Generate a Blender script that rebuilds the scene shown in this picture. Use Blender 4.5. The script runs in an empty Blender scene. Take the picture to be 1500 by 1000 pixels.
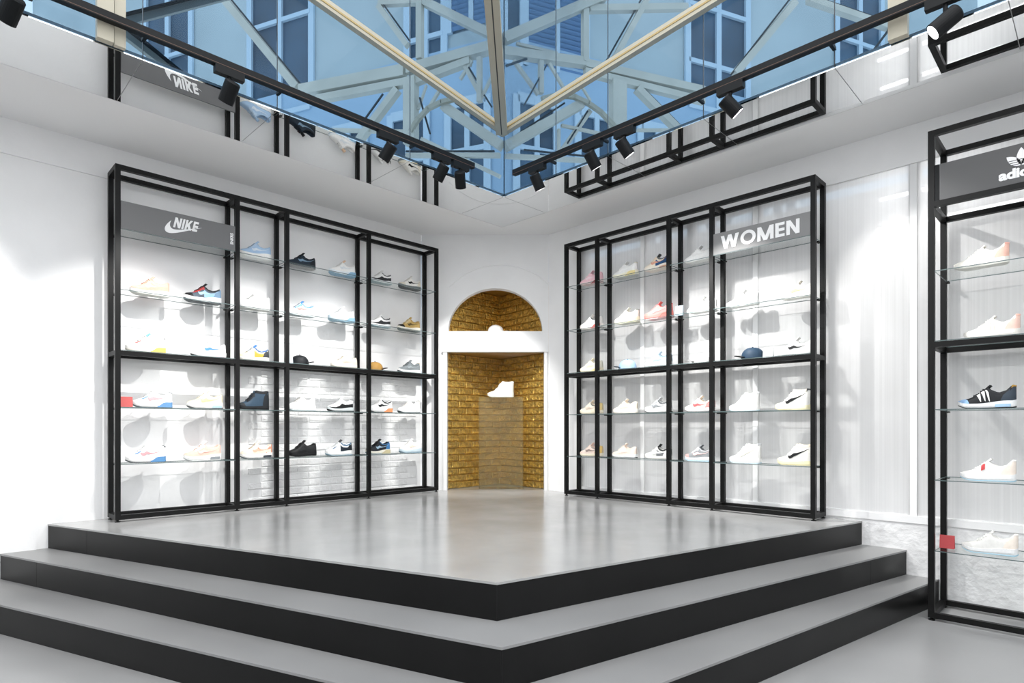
import bpy, bmesh, math, random
from mathutils import Vector, Matrix
random.seed(7)
scene = bpy.context.scene
COL = scene.collection

# ------------------------------------------------------------------ camera, sky, exposure
CZ = 1.313                      # eye height; the platform deck is at PZ
PZ = 0.563
cam_data = bpy.data.cameras.new('camera')
cam = bpy.data.objects.new('camera', cam_data)
COL.objects.link(cam)
cam.location = (5.40, 5.86, CZ)
cam.rotation_euler = (math.radians(90), 0, math.radians(135))
cam_data.sensor_width = 36
cam_data.lens = 36 * 880 / 1500
cam_data.shift_y = 126 / 1500
cam_data.clip_start = 0.05
scene.camera = cam

world = bpy.data.worlds.new('overcast_sky')
scene.world = world
world.use_nodes = True
bg = world.node_tree.nodes['Background']
bg.inputs['Color'].default_value = (0.975, 0.985, 1.0, 1)
bg.inputs['Strength'].default_value = 2.0

scene.view_settings.view_transform = 'Standard'
scene.view_settings.look = 'None'
scene.view_settings.gamma = 1
scene.view_settings.use_curve_mapping = False
scene.view_settings.exposure = 0.6
scene.cycles.use_denoising = True
scene.cycles.max_bounces = 14
scene.cycles.diffuse_bounces = 5
scene.cycles.transparent_max_bounces = 24
scene.cycles.sample_clamp_indirect = 4.0
SPOT_W = 80.0

# ------------------------------------------------------------------ materials
def lin(c):
    if isinstance(c, str):
        c = c.lstrip('#')
        c = [int(c[i:i + 2], 16) / 255 for i in (0, 2, 4)]
        return tuple(x / 12.92 if x <= .04045 else ((x + .055) / 1.055) ** 2.4 for x in c)
    return tuple(c)

MATS = {}
def mat(name, color, rough=0.5, metal=0.0, spec=0.5, noise=0, nscale=20, bump=0, bscale=40, emit=None, estr=0):
    if name in MATS:
        return MATS[name]
    m = bpy.data.materials.new(name)
    m.use_nodes = True
    nt = m.node_tree
    b = nt.nodes['Principled BSDF']
    c = lin(color)
    b.inputs['Base Color'].default_value = (*c, 1)
    b.inputs['Roughness'].default_value = rough
    b.inputs['Metallic'].default_value = metal
    b.inputs['Specular IOR Level'].default_value = spec
    if emit:
        b.inputs['Emission Color'].default_value = (*lin(emit), 1)
        b.inputs['Emission Strength'].default_value = estr
    tc = None
    if noise or bump:
        tc = nt.nodes.new('ShaderNodeTexCoord')
    if noise:
        n = nt.nodes.new('ShaderNodeTexNoise')
        n.inputs['Scale'].default_value = nscale
        n.inputs['Detail'].default_value = 6
        nt.links.new(tc.outputs['Object'], n.inputs['Vector'])
        r = nt.nodes.new('ShaderNodeMapRange')
        r.inputs['From Min'].default_value = .3
        r.inputs['From Max'].default_value = .7
        r.inputs['To Min'].default_value = 1 - noise
        r.inputs['To Max'].default_value = 1 + noise * .5
        nt.links.new(n.outputs['Fac'], r.inputs['Value'])
        x = nt.nodes.new('ShaderNodeVectorMath')
        x.operation = 'SCALE'
        x.inputs[0].default_value = c
        nt.links.new(r.outputs['Result'], x.inputs['Scale'])
        nt.links.new(x.outputs['Vector'], b.inputs['Base Color'])
    if bump:
        n2 = nt.nodes.new('ShaderNodeTexNoise')
        n2.inputs['Scale'].default_value = bscale
        n2.inputs['Detail'].default_value = 5
        nt.links.new(tc.outputs['Object'], n2.inputs['Vector'])
        bp = nt.nodes.new('ShaderNodeBump')
        bp.inputs['Strength'].default_value = bump
        bp.inputs['Distance'].default_value = .02
        nt.links.new(n2.outputs['Fac'], bp.inputs['Height'])
        nt.links.new(bp.outputs['Normal'], b.inputs['Normal'])
    MATS[name] = m
    return m

def see_through(name, tint, gloss=0.06, milky=0.0, milk_col=(.9, .9, .9), rough=0.0):
    """thin sheet glass: tinted straight-through light, a faint mirror image, optional milkiness"""
    m = bpy.data.materials.new(name)
    m.use_nodes = True
    nt = m.node_tree
    nt.nodes.remove(nt.nodes['Principled BSDF'])
    out = nt.nodes['Material Output']
    t = nt.nodes.new('ShaderNodeBsdfTransparent')
    t.inputs['Color'].default_value = (*tint, 1)
    last = t.outputs[0]
    if milky:
        d = nt.nodes.new('ShaderNodeBsdfDiffuse')
        d.inputs['Color'].default_value = (*milk_col, 1)
        tr = nt.nodes.new('ShaderNodeBsdfTranslucent')
        tr.inputs['Color'].default_value = (*milk_col, 1)
        mm = nt.nodes.new('ShaderNodeMixShader')
        mm.inputs[0].default_value = .5
        nt.links.new(d.outputs[0], mm.inputs[1])
        nt.links.new(tr.outputs[0], mm.inputs[2])
        m2 = nt.nodes.new('ShaderNodeMixShader')
        m2.inputs[0].default_value = milky
        nt.links.new(last, m2.inputs[1])
        nt.links.new(mm.outputs[0], m2.inputs[2])
        last = m2.outputs[0]
    g = nt.nodes.new('ShaderNodeBsdfGlossy')
    g.inputs['Roughness'].default_value = rough
    fr = nt.nodes.new('ShaderNodeFresnel')
    fr.inputs['IOR'].default_value = 1.3
    mx = nt.nodes.new('ShaderNodeMath')
    mx.operation = 'MULTIPLY'
    mx.inputs[1].default_value = gloss / .04
    mx.use_clamp = True
    nt.links.new(fr.outputs[0], mx.inputs[0])
    m3 = nt.nodes.new('ShaderNodeMixShader')
    nt.links.new(mx.outputs[0], m3.inputs[0])
    nt.links.new(last, m3.inputs[1])
    nt.links.new(g.outputs[0], m3.inputs[2])
    nt.links.new(m3.outputs[0], out.inputs['Surface'])
    MATS[name] = m
    return m

def concrete(name, color, rough):
    m = mat(name, color, rough, noise=.10, nscale=1.6)
    nt = m.node_tree
    b = nt.nodes['Principled BSDF']
    tc = nt.nodes.new('ShaderNodeTexCoord')
    n = nt.nodes.new('ShaderNodeTexNoise')
    n.inputs['Scale'].default_value = 3.2
    n.inputs['Detail'].default_value = 8
    nt.links.new(tc.outputs['Object'], n.inputs['Vector'])
    r = nt.nodes.new('ShaderNodeMapRange')
    r.inputs['From Min'].default_value = .35
    r.inputs['From Max'].default_value = .65
    r.inputs['To Min'].default_value = rough - .02
    r.inputs['To Max'].default_value = rough + .03
    nt.links.new(n.outputs['Fac'], r.inputs['Value'])
    nt.links.new(r.outputs['Result'], b.inputs['Roughness'])
    return m

M_PLASTER = mat('white_plaster', (.86, .86, .86), .75, noise=.03, nscale=3, bump=.12, bscale=14)
M_SOFFIT = mat('white_board', (.80, .80, .80), .8, bump=.04, bscale=6)
M_ROUGH = mat('rough_painted_masonry', (.82, .82, .82), .75, noise=.08, nscale=8, bump=.9, bscale=11)
M_BRICK = mat('white_painted_brick', (.84, .84, .84), .7, noise=.05, nscale=9, bump=.5, bscale=30)
M_DECK = concrete('polished_concrete', (.41, .41, .405), .19)
M_FLOOR = concrete('grey_concrete', (.34, .34, .34), .30)
M_TREAD = concrete('grey_tread', (.28, .28, .28), .36)
M_RISER = mat('black_laminate', (.007, .007, .007), .30, noise=.25, nscale=3, spec=.22)
M_STEEL = mat('black_powder_coat', (.005, .005, .005), .45, spec=.22)
M_TRACK = mat('black_track', (.004, .005, .006), .5, spec=.2)
M_MIRROR = mat('mirror', (.93, .94, .94), .0, metal=1)
M_SIGN = mat('charcoal_panel', (.075, .075, .077), .42, spec=.5)
M_LETTER = mat('white_lettering', (.93, .93, .93), .5)
M_GOLD = mat('gold_foil', (.90, .58, .14), .20, metal=.7, noise=.6, nscale=30, bump=1.0, bscale=46)
M_GOLDJ = mat('dull_gold_joint', (.52, .32, .07), .45, metal=.5)
M_GLASS = see_through('shelf_glass', (.98, .99, .985), .006)
M_EDGE = mat('glass_edge', (.10, .14, .14), .3)
M_BLUE = see_through('blue_tinted_glass', (.45, .535, .605), .012)
M_CLEAR = see_through('door_glass', (.97, .98, .975), .02)
M_ACRYLIC = see_through('milky_acrylic', (.93, .93, .90), .03, milky=.12, milk_col=(.90, .85, .58))
M_POLY = see_through('polycarbonate', (.95, .95, .95), .03, milky=.52, milk_col=(.95, .95, .95), rough=.25)
M_CREAM = mat('cream_steel', (.42, .39, .31), .55)
M_GREYST = mat('pale_painted_steel', (.60, .57, .49), .6, noise=.12, nscale=2)
M_JOINT_SHADE = mat('dark_joint_and_shade', (.02, .025, .03), .5)  # dark glass joints and seam, also the shadow edges drawn beside truss members
M_FACADE = mat('facade_render', (.46, .53, .55), .85, noise=.1, nscale=.7)
M_FACADE2 = mat('blue_grey_render', (.36, .50, .64), .85, noise=.04, nscale=.7)
M_WFRAME = mat('window_paint', (.50, .62, .72), .6)
M_WPANE = mat('window_pane', (.05, .10, .16), .45, noise=.5, nscale=.9)
M_LOUVRE = mat('louvre_paint', (.13, .24, .42), .6)
M_BATTEN = mat('white_batten', (.85, .85, .85), .7)
M_BACK = mat('pale_backing', (.74, .74, .74), .8, noise=.25, nscale=1.4)

def poly_ribs():
    """fine vertical flutes of the twin-wall sheet, as a change of milkiness along the wall"""
    nt = M_POLY.node_tree
    mixes = [n for n in nt.nodes if n.type == 'MIX_SHADER' and abs(n.inputs[0].default_value - .52) < 1e-4 and not n.inputs[0].links]
    tc = nt.nodes.new('ShaderNodeTexCoord')
    mp = nt.nodes.new('ShaderNodeMapping')
    mp.inputs['Scale'].default_value = (1, 60, .25)
    n = nt.nodes.new('ShaderNodeTexNoise')
    n.inputs['Scale'].default_value = 1.0
    n.inputs['Detail'].default_value = 4
    r = nt.nodes.new('ShaderNodeMapRange')
    r.inputs['From Min'].default_value = .3
    r.inputs['From Max'].default_value = .7
    r.inputs['To Min'].default_value = .60
    r.inputs['To Max'].default_value = .67
    nt.links.new(tc.outputs['Object'], mp.inputs['Vector'])
    nt.links.new(mp.outputs['Vector'], n.inputs['Vector'])
    nt.links.new(n.outputs['Fac'], r.inputs['Value'])
    for k in mixes:
        nt.links.new(r.outputs['Result'], k.inputs[0])
poly_ribs()

# ------------------------------------------------------------------ mesh helpers
def mesh_obj(name, bm, material, parent=None, smooth=False):
    me = bpy.data.meshes.new(name)
    bm.normal_update()
    bm.to_mesh(me)
    bm.free()
    for m in (material if isinstance(material, (list, tuple)) else [material]):
        me.materials.append(m)
    if smooth:
        for p in me.polygons:
            p.use_smooth = True
    return link(name, me, parent)

def link(name, me, parent=None):
    o = bpy.data.objects.new(name, me)
    COL.objects.link(o)
    if parent:
        o.parent = parent
    return o

def tag(o, label, cat, group=None, kind=None):
    o['label'] = label
    o['category'] = cat
    if group:
        o['group'] = group
    if kind:
        o['kind'] = kind
    return o

def thing(name, label, cat, loc=(0, 0, 0), rz=0, group=None, kind=None):
    o = bpy.data.objects.new(name, None)
    o.empty_display_size = .1
    COL.objects.link(o)
    o.location = loc
    o.rotation_euler = (0, 0, rz)
    return tag(o, label, cat, group, kind)

def box(bm, x0, x1, y0, y1, z0, z1, mi=0):
    v = [bm.verts.new((x, y, z)) for z in (z0, z1) for y in (y0, y1) for x in (x0, x1)]
    for f in ((0, 2, 3, 1), (4, 5, 7, 6), (0, 1, 5, 4), (2, 6, 7, 3), (0, 4, 6, 2), (1, 3, 7, 5)):
        bm.faces.new([v[i] for i in f]).material_index = mi
    return v

def boxo(name, x0, x1, y0, y1, z0, z1, m, parent=None, bevel=0):
    bm = bmesh.new()
    box(bm, x0, x1, y0, y1, z0, z1)
    if bevel:
        bmesh.ops.bevel(bm, geom=bm.edges[:], offset=bevel, segments=1, affect='EDGES')
    return mesh_obj(name, bm, m, parent)

def prism(bm, pts, off, mi=0):
    """a flat polygon pushed along off"""
    off = Vector(off)
    a = [bm.verts.new(p) for p in pts]
    b = [bm.verts.new(Vector(p) + off) for p in pts]
    n = len(pts)
    fs = [bm.faces.new(a[::-1]), bm.faces.new(b)]
    for i in range(n):
        fs.append(bm.faces.new((a[i], a[(i + 1) % n], b[(i + 1) % n], b[i])))
    for f in fs:
        f.material_index = mi
    bmesh.ops.recalc_face_normals(bm, faces=fs)

def bar(bm, p, q, w, d, up=(0, 0, 1), mi=0):
    """a rectangular bar from p to q, w across (in the plane of up), d deep"""
    p, q = Vector(p), Vector(q)
    a = (q - p).normalized()
    up = Vector(up)
    s = a.cross(up)
    if s.length < 1e-4:
        s = a.cross(Vector((1, 0, 0)))
    s.normalize()
    t = s.cross(a).normalized()
    prism(bm, [p + t * w / 2 + s * d / 2, p + t * w / 2 - s * d / 2, p - t * w / 2 - s * d / 2, p - t * w / 2 + s * d / 2], q - p, mi)

def tube(bm, pts, r, n=8, mi=0, radii=None):
    rings = []
    pts = [Vector(p) for p in pts]
    for i, p in enumerate(pts):
        a = (pts[min(i + 1, len(pts) - 1)] - pts[max(i - 1, 0)]).normalized()
        s = a.cross(Vector((0, 0, 1)))
        if s.length < 1e-3:
            s = a.cross(Vector((1, 0, 0)))
        s.normalize()
        t = a.cross(s)
        rr = radii[i] if radii else r
        rings.append([bm.verts.new(p + (s * math.cos(k * 2 * math.pi / n) + t * math.sin(k * 2 * math.pi / n)) * rr) for k in range(n)])
    fs = []
    for i in range(len(rings) - 1):
        for k in range(n):
            fs.append(bm.faces.new((rings[i][k], rings[i][(k + 1) % n], rings[i + 1][(k + 1) % n], rings[i + 1][k])))
    fs.append(bm.faces.new(rings[0][::-1]))
    fs.append(bm.faces.new(rings[-1]))
    for f in fs:
        f.material_index = mi
    bmesh.ops.recalc_face_normals(bm, faces=fs)

R2 = math.sqrt(.5)
def corner(X, Y, z):
    """a point in the 45-degree frame of the cut-off corner (X along that wall, Y into it)"""
    return Vector((5.40 - R2 * (X + Y), 5.86 + R2 * (X - Y), z))
CX, CY = Vector((-R2, R2, 0)), Vector((-R2, -R2, 0))

# ------------------------------------------------------------------ floor and stepped platform
SZ = 2.31 + CZ                   # underside of the soffit
boxo('floor', -0.3, 10.5, -0.2, 11.0, -0.08, 0, M_FLOOR)
tag(bpy.data.objects['floor'], 'polished grey concrete floor at the foot of the steps', 'floor', kind='structure')

plat = thing('stepped_platform', 'grey concrete corner platform with three black-faced steps', 'steps', kind='structure')
EDGES = [(PZ, (4.65, 0.0), (3.395, 3.753), (0.0, 4.44)),
         (PZ - .1877, (4.94, 0.0), (3.619, 4.017), (0.0, 4.745)),
         (PZ - .3754, (5.31, 0.0), (3.75, 4.34), (0.0, 4.95))]
names = ('deck', 'tread', 'tread')
for i, (z, a, c, b) in enumerate(EDGES):
    bm = bmesh.new()
    # thin walking surface laid right to the nosing
    if i == 0:
        poly = [(1.08, 0), a, c, b, (0, 1.08)]
    else:
        _, a0, c0, b0 = EDGES[i - 1]
        n = .03
        poly = [(a0[0] - n, 0), a, c, b, (0, b0[1] - n), (c0[0] - n, c0[1] - n)]
    prism(bm, [(x, y, z - .012) for x, y in poly], (0, 0, .012))
    mesh_obj(names[i], bm, M_DECK if i == 0 else M_TREAD, plat)
    zl = z - .1877
    # black riser boards, set a few millimetres back, jointed where the photo shows a seam
    for k, (p, q) in enumerate(((a, c), (c, b))):
        p, q = Vector((*p, 0)), Vector((*q, 0))
        d = (q - p).normalized()
        nrm = Vector((d.y, -d.x, 0))
        if nrm.dot(Vector((1, 1, 0))) < 0:
            nrm = -nrm
        L = (q - p).length
        cut = (0, .52, L) if k == 0 else (0, L - (.55 if i == 1 else .0) , L) if i == 1 else (0, L)
        for s0, s1 in zip(cut[:-1], cut[1:]):
            if s1 - s0 < .01:
                continue
            bm = bmesh.new()
            g0 = .0012 if s0 > 0 else 0
            g1 = .0012 if s1 < L else 0
            e0, e1 = p + d * (s0 + g0), p + d * (s1 - g1)
            prism(bm, [e0 - nrm * .003, e1 - nrm * .003, e1 - nrm * .022, e0 - nrm * .022], (0, 0, .1757))
            o = mesh_obj('riser', bm, M_RISER, plat)
            o.location.z = zl

# ------------------------------------------------------------------ walls
bm = bmesh.new()
box(bm, 1.08, 10.5, -.2, 0, 0, SZ + .03)
wl = mesh_obj('wall_left', bm, M_PLASTER)
tag(wl, 'white plastered and painted brick wall behind the left shoe rack', 'wall', kind='structure')
# low raised plaster blocks near the steps
boxo('plaster_block', 4.72, 5.62, -.001, .014, 0.0, .80, M_PLASTER, wl)
boxo('plaster_block', 5.62, 7.5, -.001, .010, 0.0, .52, M_PLASTER, wl)
# thin ledge line just above the rack
boxo('ledge', 1.2, 9.0, -.001, .018, 3.36, SZ, M_PLASTER, wl)
# white-painted bricks that show through behind the lower bays
bm = bmesh.new()
box(bm, 0, .236, 0, .009, 0, .062)
bmesh.ops.bevel(bm, geom=bm.edges[:], offset=.004, segments=1, affect='EDGES')
b0 = mesh_obj('brick', bm, M_BRICK, wl)
brick_me = b0.data
first = True
for r in range(19):
    for c in range(8):
        x = 1.16 + c * .246 + (.123 if r % 2 else 0)
        if x > 3.0:
            continue
        o = b0 if first else link('brick', brick_me, wl)
        first = False
        o.location = (x + random.uniform(-.004, .004), random.uniform(-.003, .001), PZ + .01 + r * .0725)
        o.rotation_euler = (random.uniform(-.02, .02), random.uniform(-.008, .008), random.uniform(-.008, .008))

bm = bmesh.new()
box(bm, -.2, 0, 1.08, 1.55, 0, SZ + .03)
box(bm, -.2, 0, 1.55, 11, 3.34, SZ + .03)
box(bm, -.2, -.004, 1.55, 11, 0, .60)
wr = mesh_obj('wall_right', bm, [M_PLASTER])
tag(wr, 'white wall with translucent ribbed panels behind the right racks', 'wall', kind='structure')
boxo('plinth', -.004, .004, 4.30, 9.0, 0, .60, M_ROUGH, wr)
boxo('rail', -.03, .012, 1.55, 9.2, .585, .64, M_BATTEN, wr)
boxo('rail', -.03, .012, 1.55, 9.2, 3.325, 3.36, M_BATTEN, wr)
boxo('backing', -.42, -.40, 1.55, 9.2, .60, 3.34, M_BACK, wr)
boxo('backing', -.42, -.40, 1.2, 1.55, .60, 3.34, M_BACK, wr)
for y in (1.58, 2.38, 2.92, 3.57, 4.785, 5.98, 7.17):
    boxo('batten', -.10, -.035, y - .04, y + .04, .62, 3.34, M_BATTEN, wr)
for z in (.74 + CZ, .10 + CZ, 1.42 + CZ):
    boxo('batten', -.16, -.10, 1.55, 9.2, z - .05, z + .05, M_BATTEN, wr)
ys = (1.55, 2.38, 3.57, 4.785, 5.98, 7.17)
for a, b in zip(ys[:-1], ys[1:]):
    boxo('panel', -.022, -.012, a + .002, b - .002, .63, 3.335, M_POLY, wr)
    if a > 1.6:
        boxo('joint_strip', -.013, -.004, a - .022, a + .022, .63, 3.335, M_BATTEN, wr)

# cut-off corner wall with a doorway and a half-round opening above it
DX0, DX1 = -.777, .385
AXC, AHW, AZ0, AH = -.20, .565, 1.154 + CZ, .515
def arch_z(x):
    k = max(0, 1 - ((x - AXC) / AHW) ** 2)
    return AZ0 + AH * math.sqrt(k)
bm = bmesh.new()
X0, X1, Y0 = -1.087, .438, 7.2
def col(xa, xb, za, zb, zc, zd):
    prism(bm, [corner(xa, Y0, za), corner(xb, Y0, zb), corner(xb, Y0, zc), corner(xa, Y0, zd)], CY * .11)
zt = SZ + .03
col(X0, DX0, 0, 0, zt, zt)
col(DX1, X1, 0, 0, zt, zt)
LZ = .908 + CZ
col(DX0, DX1, LZ, LZ, AZ0, AZ0)
col(DX0, AXC - AHW, AZ0, AZ0, zt, zt)
col(AXC + AHW, DX1, AZ0, AZ0, zt, zt)
N = 28
for i in range(N):
    xa = AXC - AHW * math.cos(math.pi * i / N)
    xb = AXC - AHW * math.cos(math.pi * (i + 1) / N)
    col(xa, xb, arch_z(xa), arch_z(xb), zt, zt)
wc = mesh_obj('wall_corner', bm, M_PLASTER)
tag(wc, 'white cut-off corner wall with doorway and half-round opening', 'wall', kind='structure')
def cbox(name, xa, xb, ya, yb, za, zb, m, parent=None):
    bm = bmesh.new()
    prism(bm, [corner(xa, ya, za), corner(xb, ya, za), corner(xb, ya, zb), corner(xa, ya, zb)], CY * (yb - ya))
    return mesh_obj(name, bm, m, parent)
cbox('door_trim', DX0 - .045, DX0, 7.17, 7.21, PZ, LZ + .03, M_BATTEN, wc)
cbox('door_trim', DX1, DX1 + .035, 7.17, 7.21, PZ, LZ + .03, M_BATTEN, wc)
cbox('lintel_moulding', DX0 - .06, DX1 + .045, 7.155, 7.21, LZ - .004, LZ + .03, M_BATTEN, wc)
bm = bmesh.new()
R = .84
tube(bm, [corner(-.14 + R * math.sin(a), 7.2, 1.947 + CZ - R * (1 - math.cos(a))) for a in [math.radians(-47 + 94 * i / 20) for i in range(21)]], .008, 6)
mesh_obj('plaster_ridge', bm, M_PLASTER, wc)

# gold brick recess behind it
niche = thing('display_niche', 'gold-foiled brick recess behind the white corner doorway', 'niche', kind='structure')
AP = (-.15, 8.02)
EL, ER = (-.83, 7.31), (.43, 7.31)
for (e, f) in ((EL, AP), (ER, AP)):
    d = Vector((f[0] - e[0], f[1] - e[1], 0))
    L = d.length
    d.normalize()
    W = CX * d.x + CY * d.y                      # along the recess wall, world
    nrm = Vector((-W.y, W.x, 0))
    if nrm.dot(CY) > 0:
        nrm = -nrm                               # faces the room
    base = corner(e[0], e[1], 0)
    bm = bmesh.new()
    prism(bm, [base + Vector((0, 0, PZ - .05)), base + W * L + Vector((0, 0, PZ - .05)), base + W * L + Vector((0, 0, 3.08)), base + Vector((0, 0, 3.08))], -nrm * .06)
    mesh_obj('backing', bm, M_GOLDJ, niche)
    gm = None
    rz = math.atan2(W.y, W.x)
    flip = nrm.dot(Vector((-math.sin(rz), math.cos(rz), 0)))
    for r in range(30):
        z = PZ + .004 + r * .083
        if LZ - .05 < z < AZ0 - .08:
            continue
        for c in range(5):
            s = c * .232 - (.116 if r % 2 else 0)
            s0, s1 = max(0, s), min(L - .005, s + .222)
            if s1 - s0 < .04:
                continue
            full = abs((s1 - s0) - .222) < .002
            if full and gm:
                o = link('brick', gm, niche)
            else:
                bm = bmesh.new()
                box(bm, 0, s1 - s0, 0, .022 * (1 if flip > 0 else -1), 0, .074)
                bmesh.ops.recalc_face_normals(bm, faces=bm.faces[:])
                bmesh.ops.bevel(bm, geom=bm.edges[:], offset=.007, segments=1, affect='EDGES')
                o = mesh_obj('brick', bm, M_GOLD, niche)
                if full:
                    gm = o.data
            p = base + W * s0 + nrm * random.uniform(-.006, .004)
            o.location = (p.x, p.y, z)
            o.rotation_euler = (random.uniform(-.05, .05), random.uniform(-.02, .02), rz + random.uniform(-.03, .03))
bm = bmesh.new()
prism(bm, [corner(-.83, 7.305, AZ0 - .09), corner(.43, 7.305, AZ0 - .09), corner(AP[0], 8.05, AZ0 - .09)], (0, 0, .09))
mesh_obj('sill', bm, M_BATTEN, niche)
bm = bmesh.new()
prism(bm, [corner(-.83, 7.31, LZ), corner(.43, 7.31, LZ), corner(AP[0], 8.05, LZ)], (0, 0, .02))
prism(bm, [corner(-.83, 7.31, 3.06), corner(.43, 7.31, 3.06), corner(AP[0], 8.05, 3.06)], (0, 0, .02))
mesh_obj('recess_ceiling', bm, M_GOLDJ, niche)
bm = bmesh.new()
prism(bm, [corner(-1.0, 7.2, PZ - .012), corner(.44, 7.2, PZ - .012), corner(.43, 7.31, PZ - .012), corner(AP[0], 8.05, PZ - .012), corner(-.83, 7.31, PZ - .012)], (0, 0, .012))
mesh_obj('recess_floor', bm, M_DECK, niche)

door = thing('door_1', 'pair of clear glass panes closing the gold recess', 'door', kind='structure')
cbox('pane', DX0 + .004, -.113, 7.235, 7.243, PZ + .004, LZ - .004, M_CLEAR, door)
cbox('pane', -.110, DX1 - .004, 7.235, 7.243, PZ + .004, LZ - .004, M_CLEAR, door)

# rest of the room behind the photographer
boxo('wall_back', 10.5, 10.6, -.2, 11, 0, SZ, M_PLASTER)
tag(bpy.data.objects['wall_back'], 'white wall behind the photographer on the left', 'wall', kind='structure')
boxo('wall_front', -.2, 10.6, 11, 11.1, 0, SZ, M_PLASTER)
tag(bpy.data.objects['wall_front'], 'white wall behind the photographer on the right', 'wall', kind='structure')

# ------------------------------------------------------------------ ceiling: white soffit, mirror band, glazed light well
GY, GX = 1.54, 1.195            # glass planes
EY, EX = 0.871, 0.577            # where the white soffit ends and the mirrors begin
bm = bmesh.new()
box(bm, EX, 10.5, -.2, EY, SZ, SZ + .03)
box(bm, -.42, EX, -.2, 11, SZ, SZ + .03)
box(bm, EX, 10.5, EY, GY, SZ + .014, SZ + .03)
box(bm, EX, GX, GY, 11, SZ + .014, SZ + .03)
box(bm, 9.2, 10.5, GY, 11, SZ, SZ + .03)
box(bm, GX, 9.2, 9.6, 11, SZ, SZ + .03)
ceil = mesh_obj('ceiling', bm, M_SOFFIT)
tag(ceil, 'white soffit with a band of ceiling mirrors around the light well', 'ceiling', kind='structure')
SX = (GX, 2.338, 3.51, 4.37, 5.25, 6.11, 7.0, 8.0)
SY = (GY, 2.233, 2.816, 3.69, 4.595, 5.46, 6.35, 7.3, 8.3)
for a, b in zip(SX[:-1], SX[1:]):
    boxo('mirror_panel', a + .002, b - .002, EY + .002, GY, SZ + .002, SZ + .012, M_MIRROR, ceil)
SYM = (GY, 2.816, 3.69, 4.595, 5.46, 6.35, 7.3, 8.3)
for a, b in zip(SYM[:-1], SYM[1:]):
    boxo('mirror_panel', EX + .002, GX, a + .002, b - .002, SZ + .002, SZ + .012, M_MIRROR, ceil)
boxo('mirror_panel', EX + .002, GX - .002, EY + .002, GY - .002, SZ + .002, SZ + .012, M_MIRROR, ceil)

GT = 6.4
w1 = thing('window_1', 'blue-tinted glass wall of the light well above the left rack', 'window', kind='structure')
for a, b in zip(SX[:-1], SX[1:]):
    boxo('pane', a + .003, b - .003, GY, GY + .008, SZ + .012, GT, M_BLUE, w1)
    boxo('joint', a - .002, a + .002, GY - .001, GY + .009, SZ + .012, GT, M_JOINT_SHADE, w1)
w2 = thing('window_2', 'blue-tinted glass wall of the light well above the right rack', 'window', kind='structure')
for a, b in zip(SY[:-1], SY[1:]):
    boxo('pane', GX, GX + .008, a + .003, b - .003, SZ + .012, GT, M_BLUE, w2)
    if a > GY:
        boxo('joint', GX - .001, GX + .009, a - .002, a + .002, SZ + .012, GT, M_JOINT_SHADE, w2)
# cream glazing bars on the room side of the glass
NZ = 2.94 + CZ
gb = thing('roof_frame', 'cream steel roof bars meeting at the corner of the light well', 'roof frame', kind='structure')
bm = bmesh.new()
bar(bm, (1.22, GY + .045, NZ), (6.2, GY + .045, NZ + .155 * 5.07), .075, .05)
o = mesh_obj('rafter', bm, M_CREAM, gb)
bm = bmesh.new()
bar(bm, (1.24, GY + .072, NZ), (6.2, GY + .072, NZ + .155 * 5.05), .014, .006)
mesh_obj('glazing_bead', bm, mat('ochre_bead', (.40, .30, .13), .6), o)
bm = bmesh.new()
bar(bm, (GX + .045, 1.54, NZ), (GX + .045, 6.3, NZ + .084 * 4.85), .075, .05)
o = mesh_obj('rafter', bm, M_CREAM, gb)
bm = bmesh.new()
bar(bm, (GX + .072, 1.55, NZ), (GX + .072, 6.3, NZ + .084 * 4.84), .014, .006)
mesh_obj('glazing_bead', bm, MATS['ochre_bead'], o)
hp = corner(-.102, 5.95, NZ - .02)
hq = hp + (corner(-.150, 4.35, 3.16 + CZ) - hp) * 1.9
for s in (-1, 1):
    bm = bmesh.new()
    off = CX * (s * .031)
    bar(bm, hp + off, hq + off, .06, .052)
    mesh_obj('hip_bar', bm, M_CREAM, gb)
bm = bmesh.new()
bar(bm, hp, hq, .05, .012)
mesh_obj('hip_seam', bm, M_JOINT_SHADE, gb)
for nm, args in (('post', (4.535, 4.62, GY + .012, GY + .06)), ('post', (4.47, 4.53, GY + .012, GY + .045))):
    boxo(nm, *args, SZ + .01, GT, M_CREAM, gb)
boxo('post', GX + .012, GX + .06, 4.905, 5.005, SZ + .01, GT, M_CREAM, gb)

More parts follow.
